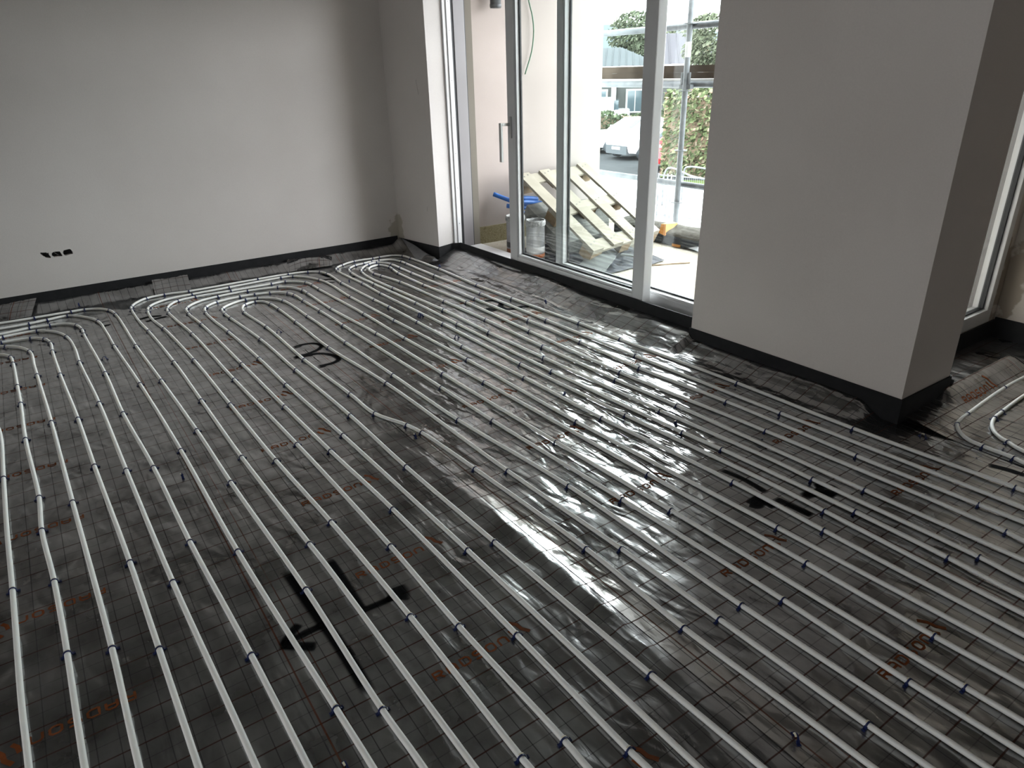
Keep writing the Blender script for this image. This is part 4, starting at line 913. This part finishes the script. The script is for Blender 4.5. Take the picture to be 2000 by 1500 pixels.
# hedge on the right bank, behind the barrier
def hedge(name, p0, p1, h, depth, n, size, mat, label):
    r = empty(name, (p0+p1)/2); dv = p1-p0; dn = Vector((-dv.y, dv.x, 0)).normalized()
    core = MB(); m_ = (p0+p1)/2
    core.add([p0+dn*0.25, p1+dn*0.25, p1+dn*(depth-0.25), p0+dn*(depth-0.25)]+[q+Vector((0,0,h*0.86)) for q in (p0+dn*0.3, p1+dn*0.3, p1+dn*(depth-0.3), p0+dn*(depth-0.3))],
             [(3,2,1,0),(4,5,6,7),(0,1,5,4),(1,2,6,5),(2,3,7,6),(3,0,4,7)]); core.build('twigs', 'trunk', r)
    def fn():
        u = random.random(); v = random.random()
        hh = h*(0.92+0.12*noise.noise(Vector((u*7, 1, 2))))
        if random.random() < 0.62: return p0 + dv*u + dn*(0.18*noise.noise(Vector((u*12, v*5, 0)))+random.uniform(-0.05,0.25)) + Vector((0,0,hh*v))
        return p0 + dv*u + dn*(depth*v) + Vector((0,0,hh+random.uniform(-0.15,0.12)))
    f = foliage(MB(), fn, n, size).build('foliage', mat, r); f['kind'] = 'stuff'
    return tag(r, label, 'hedge')
hedge('ivy_hedge', Vector((-17.6,18.4,GZ)), Vector((-12.5,22.5,GZ)), 2.95, 1.4, 9000, 0.085, 'leaf_hedge', 'tall ivy covered hedge behind the scaffold pole')
hedge('low_hedge', Vector((-32.0,21.0,GZ)), Vector((-22.0,30.5,GZ)), 1.5, 1.2, 6000, 0.10, 'leaf_low', 'clipped green hedge behind the parked white cars')
struct(MB().add([(-17.2,17.9,GZ+0.02),(-12.0,22.0,GZ+0.02),(-11.3,21.2,GZ+0.02),(-16.4,17.2,GZ+0.02)], [(0,1,2,3)]).build('trim_2', 'grass'))
def tree(base, ctr, rad, n, size, label):
    r = empty('tree', base)
    MB().tube([base, (base+ctr)*0.5+Vector((0.1,0,0)), ctr], [0.16,0.12,0.05], 8).build('trunk', 'trunk', r)
    def fn():
        while True:
            d = Vector((random.gauss(0,1), random.gauss(0,1), random.gauss(0,1))).normalized()*(random.random()**0.35)
            p = Vector((ctr.x+d.x*rad[0], ctr.y+d.y*rad[1], ctr.z+d.z*rad[2]))
            if noise.noise(p*0.9) > -0.12: return p
    f = foliage(MB(), fn, n, size).build('foliage', 'leaf_tree', r); f['kind'] = 'stuff'
    return tag(r, label, 'tree')
tL = ray(-0.722,0.692,0.030,62); tree(Vector((tL.x,tL.y,GZ)), tL, (2.2,2.2,2.3), 3500, 0.16, 'pale leafy tree above the ribbed roof left of the door stile')
tR = ray(-0.655,0.756,0.028,36); tree(Vector((tR.x,tR.y,GZ)), tR, (1.25,1.25,1.15), 3000, 0.10, 'pale leafy tree at the right end of the dark roofed house')
tM = ray(-0.690,0.724,0.024,70); tree(Vector((tM.x,tM.y,GZ)), tM, (2.6,2.6,1.3), 2500, 0.16, 'pale leafy tree just behind the ridge of the grey roofed house')
# distant hills, haze painted into their colour
hm = []
def hill(a, b):
    x = -420+330*a; y = 150+360*a
    return (x+60*b*0.7, y+0*b, GZ + (40+9*math.sin(a*9)+5*noise.noise(Vector((a*14,0,0))))*(1-b)*0.62)
ho = grid_obj('hills', 40, 4, hill, 'hill_haze'); struct(ho)

def local_frame(loc, ang): return Matrix.Translation(loc) @ Matrix.Rotation(ang, 4, 'Z')
# houses
def house(name, loc, ang, W, Dp, eave, ridge, hipL, hipR, roofmat, label, ribs, facemat=None):
    r = empty(name, loc); M = local_frame(Vector(loc), ang)
    wb = MB().box(-W/2, W/2, 0, Dp, 0, eave, M).build('wall', 'house_render', r)
    o = 0.35; A = [(-W/2-o,-o,eave),(W/2+o,-o,eave),(W/2+o,Dp+o,eave),(-W/2-o,Dp+o,eave)]
    RL = (-W/2-o+hipL, Dp/2, ridge); RR = (W/2+o-hipR, Dp/2, ridge)
    rb = MB(); rb.add([M @ Vector(p) for p in A+[RL, RR]], [(0,1,5,4),(2,3,4,5)]); rf = rb.build('roof', roofmat, r)
    he = MB(); he.add([M @ Vector(p) for p in A+[RL, RR]], [(1,2,5),(3,0,4),(3,2,1,0)]); he.build('roof_end', facemat or roofmat, r)
    if ribs:
        n = int(W/0.42)
        for k in range(n):
            x = -W/2 + W*(k+0.5)/n; t = min(1.0, (x+W/2+o)/max(hipL,0.01) if hipL else 1, (W/2+o-x)/max(hipR,0.01) if hipR else 1)
            p0 = Vector((x,-o,eave+0.03)); p1 = Vector((x, -o+(Dp/2+o)*t, eave+(ridge-eave)*t+0.03))
            MB().tube([M @ p0, M @ p1], 0.035, 4).build('roof_rib', roofmat, rf)
    gb = MB().box(-W/2-o, W/2+o, -o-0.06, -o, eave-0.12, eave+0.02, M).build('gutter', 'house_trim', r)
    x = -W/2+0.8
    while x < W/2-1.0:
        fr = MB().box(x-0.08, x+1.08, -0.06, 0.02, 0.9, 2.3, M).build('window', 'house_trim', r)
        for dx in (0, 0.5): MB().box(x+dx+0.03, x+dx+0.47, -0.075, -0.055, 1.0, 2.2, M).build('pane', 'car_glass', fr)
        MB().box(x+1.3, x+1.6, -0.18, 0.0, 0.0, eave-0.1, M).build('pilaster', 'house_trim', r)
        x += 2.3
    return tag(r, label, 'house')
ang = math.atan2(0.73, 0.683)
hL = Vector((0,0,0)) + f_*48 + s_*(-2.6); hL.z = GZ
house('house', hL, ang, 9.5, 7.0, 1.5+48*0.0022+2.0, 1.5+48*0.0235+2.0+0.12, 0.0, 2.6, 'roof_slate', 'low house with ribbed grey roof behind the parked cars', True, 'roof_navy')
hR = f_*40 + s_*4.0; hR.z = GZ
ho2 = house('house', hR, ang, 4.6, 6.0, 1.5+40*0.0030+2.0, 1.5+40*0.038+2.0+0.15, 0.0, 2.4, 'roof_light', 'house with pale grey roof and navy hip behind the scaffold pole', True, 'roof_navy')

# vehicles
def car(name, loc, ang, paint, label, cat='car'):
    r = empty(name, loc); r.rotation_euler = (0,0,ang)
    ST = [(-2.05,0.42,0.72,0.70),(-1.95,0.28,0.84,0.82),(-1.35,0.20,0.90,0.88),(-0.6,0.18,0.92,0.90),(0.7,0.18,0.93,0.90),(1.45,0.20,0.97,0.88),(1.95,0.28,0.95,0.83),(2.08,0.40,0.80,0.74)]
    vs = []; fs = []
    for x, zl, zt, hw in ST:
        vs += [(x,-hw*0.86,zl),(x,-hw,zl+0.18),(x,-hw,zt-0.14),(x,-hw*0.90,zt),(x,hw*0.90,zt),(x,hw,zt-0.14),(x,hw,zl+0.18),(x,hw*0.86,zl)]
    for i in range(len(ST)-1):
        for k in range(8): fs.append((i*8+k, i*8+(k+1) % 8, i*8+8+(k+1) % 8, i*8+8+k))
    fs += [tuple(range(8)), tuple(range(56,64))]
    MB().add(vs, fs).build('body', paint, r, smooth=False, bevel=0.02, local=True)
    CT = [(-0.95,0.92,0.84),(-0.15,1.40,0.66),(0.25,1.45,0.65),(1.15,1.43,0.64),(1.95,0.96,0.80)]
    vs = []; fs = []
    for x, z, hw in CT: vs += [(x,-hw,min(z,0.92)),(x,-hw*(1 if z<1 else 0.98),z),(x,hw*(1 if z<1 else 0.98),z),(x,hw,min(z,0.92))]
    b = MB(); base = [(-0.95,-0.84,0.90),(-0.95,0.84,0.90),(1.95,0.80,0.90),(1.95,-0.80,0.90)]; top = [(-0.15,-0.66,1.42),(-0.15,0.66,1.42),(1.25,0.64,1.43),(1.25,-0.64,1.43)]
    b.add(base+top, [(3,2,1,0),(4,5,6,7),(0,1,5,4),(1,2,6,5),(2,3,7,6),(3,0,4,7)]); b.build('roof', paint, r, bevel=0.03, local=True)
    def pane(P, nm): 
        P = [Vector(p) for p in P]; n_ = (P[1]-P[0]).cross(P[2]-P[0]).normalized(); c = sum(P, Vector())/len(P)
        if n_.dot(c-Vector((0.4,0,1.0))) < 0: n_ = -n_
        b = MB(); k = len(P); b.add([p+n_*0.012 for p in P]+[p-n_*0.02 for p in P], [tuple(range(k)), tuple(range(2*k-1, k-1, -1))]+[(i, (i+1) % k, k+(i+1) % k, k+i) for i in range(k)]); b.build(nm, 'car_glass', r, local=True)
    pane([(-0.90,-0.74,0.95),(-0.90,0.74,0.95),(-0.22,0.60,1.37),(-0.22,-0.60,1.37)], 'windscreen')
    pane([(1.90,-0.70,0.97),(1.90,0.70,0.97),(1.34,0.57,1.37),(1.34,-0.57,1.37)], 'rear_window')
    for s in (-1,1):
        pane([(-0.72,s*0.833,0.95),(0.38,s*0.825,0.95),(0.38,s*0.675,1.36),(-0.10,s*0.68,1.36)], 'side_window')
        pane([(0.46,s*0.825,0.95),(1.60,s*0.81,0.97),(1.18,s*0.66,1.36),(0.46,s*0.675,1.36)], 'side_window')
        MB().box(-0.72,-0.52,s*0.86-0.05,s*0.86+0.14*s if s>0 else s*0.86+0.05,0.96,1.08).build('mirror', paint, r, local=True) if s>0 else MB().box(-0.72,-0.52,-1.0,-0.84,0.96,1.08).build('mirror', paint, r, local=True)
        for x in (-1.32,1.30):
            wl_ = MB(); wl_.tube([(x,s*0.72,0.32),(x,s*0.90,0.32)], 0.32, 20, up=Vector((0,0,1))); wo = wl_.build('wheel', 'car_black', r, local=True)
            MB().tube([(x,s*0.895,0.32),(x,s*0.912,0.32)], 0.20, 12).build('rim', 'car_rim', wo, local=True)
        MB().box(-2.02,-1.80,min(s*0.42,s*0.76),max(s*0.42,s*0.76),0.62,0.78).build('headlamp', 'lamp_clear', r, local=True)
        MB().box(1.92,2.09,min(s*0.55,s*0.80),max(s*0.55,s*0.80),0.62,0.86).build('tail_lamp', 'lamp_red', r, local=True)
    MB().box(-2.10,-1.90,-0.66,0.66,0.22,0.56).build('bumper', 'car_black', r, local=True)
    MB().box(1.98,2.12,-0.70,0.70,0.24,0.50).build('bumper', 'car_black', r, local=True)
    MB().box(-2.112,-2.095,-0.26,0.26,0.40,0.51).build('number_plate', 'label_white', r, local=True)
    return tag(r, label, cat)
def gpt(dx, dy, d): return (dx*d, dy*d, GZ)
car('car', (-22.5,23.05,GZ), math.radians(87), 'car_white', 'white car with a dark front bumper and number plate, right of the other white car')
car('car', (-24.75,23.9,GZ), math.radians(67), 'car_white', 'white car parked at the left, partly behind the terrace wall')
car('car', (-18.3,21.4,GZ), math.radians(-133), 'car_red', 'red car showing only its tail beside the door stile')
vb = f_*42.5 + s_*(-2.4)
vr = empty('white_van', (vb.x, vb.y, GZ)); M = local_frame(Vector((vb.x, vb.y, GZ)), ang)
MB().box(-2.8,2.0,0,2.0,0.35,1.98,M).build('body', 'car_white', vr, bevel=0.12)
MB().box(1.98,2.9,0.05,1.95,0.35,1.35,M).build('cab', 'car_white', vr, bevel=0.1)
MB().box(1.9,2.25,0.2,1.8,1.3,1.85,M).build('windscreen', 'car_glass', vr)
for x in (-1.9, 1.7):
    for y in (0.05, 1.75): MB().tube([M @ Vector((x,y,0.36)), M @ Vector((x,y+0.22,0.36))], 0.36, 16).build('wheel', 'car_black', vr)
tag(vr, 'white van standing behind the clipped hedge', 'van')
# barrier below the scaffold and hand rail beyond
br = empty('barrier_panel', (-11.8,13.2,GZ))
P0 = Vector((-12.5,13.05,GZ)); P1 = Vector((-10.4,13.55,GZ)); dv = P1-P0
for u in (0, 0.115, 0.165, 1.0): MB().tube([P0+dv*u, P0+dv*u+Vector((0,0,1.12))], 0.018, 8).build('post', 'galv', br)
for z in (0.12, 1.08): MB().tube([P0+Vector((0,0,z)), P1+Vector((0,0,z))], 0.016, 8).build('rail', 'galv', br)
ms = MB()
for k in range(34): ms.tube([P0+dv*(0.17+0.83*k/34)+Vector((0,0,0.12)), P0+dv*(0.17+0.83*k/34)+Vector((0,0,1.08))], 0.004, 4, cap=False)
for k in range(1,5): ms.tube([P0+dv*0.17+Vector((0,0,0.12+0.19*k)), P1+Vector((0,0,0.12+0.19*k))], 0.004, 4, cap=False)
mo2 = ms.build('mesh', 'galv', br); mo2['kind'] = 'stuff'
tag(br, 'galvanised mesh barrier panel standing on the pale yard below', 'barrier')
hr = empty('hand_rail', (-12.8,14.6,GZ))
MB().tube(catmull([(-13.75,14.55,-2.0),(-13.74,14.56,-1.15),(-13.66,14.60,-1.0),(-12.6,14.35,-1.08),(-11.4,13.7,-1.0)], 6), 0.024, 8).build('rail', 'galv', hr, smooth=True)
MB().tube(catmull([(-13.6,15.15,-2.0),(-13.55,15.15,-1.05),(-13.4,15.15,-0.99),(-12.7,15.2,-1.0),(-11.8,15.2,-1.02)], 6), 0.022, 8).build('rail', 'galv', hr, smooth=True)
MB().tube([(-13.05,14.47,-2.0),(-13.05,14.47,-1.06)], 0.022, 8).build('post', 'galv', hr)
tag(hr, 'bent galvanised hand rail behind the mesh barrier', 'hand rail')
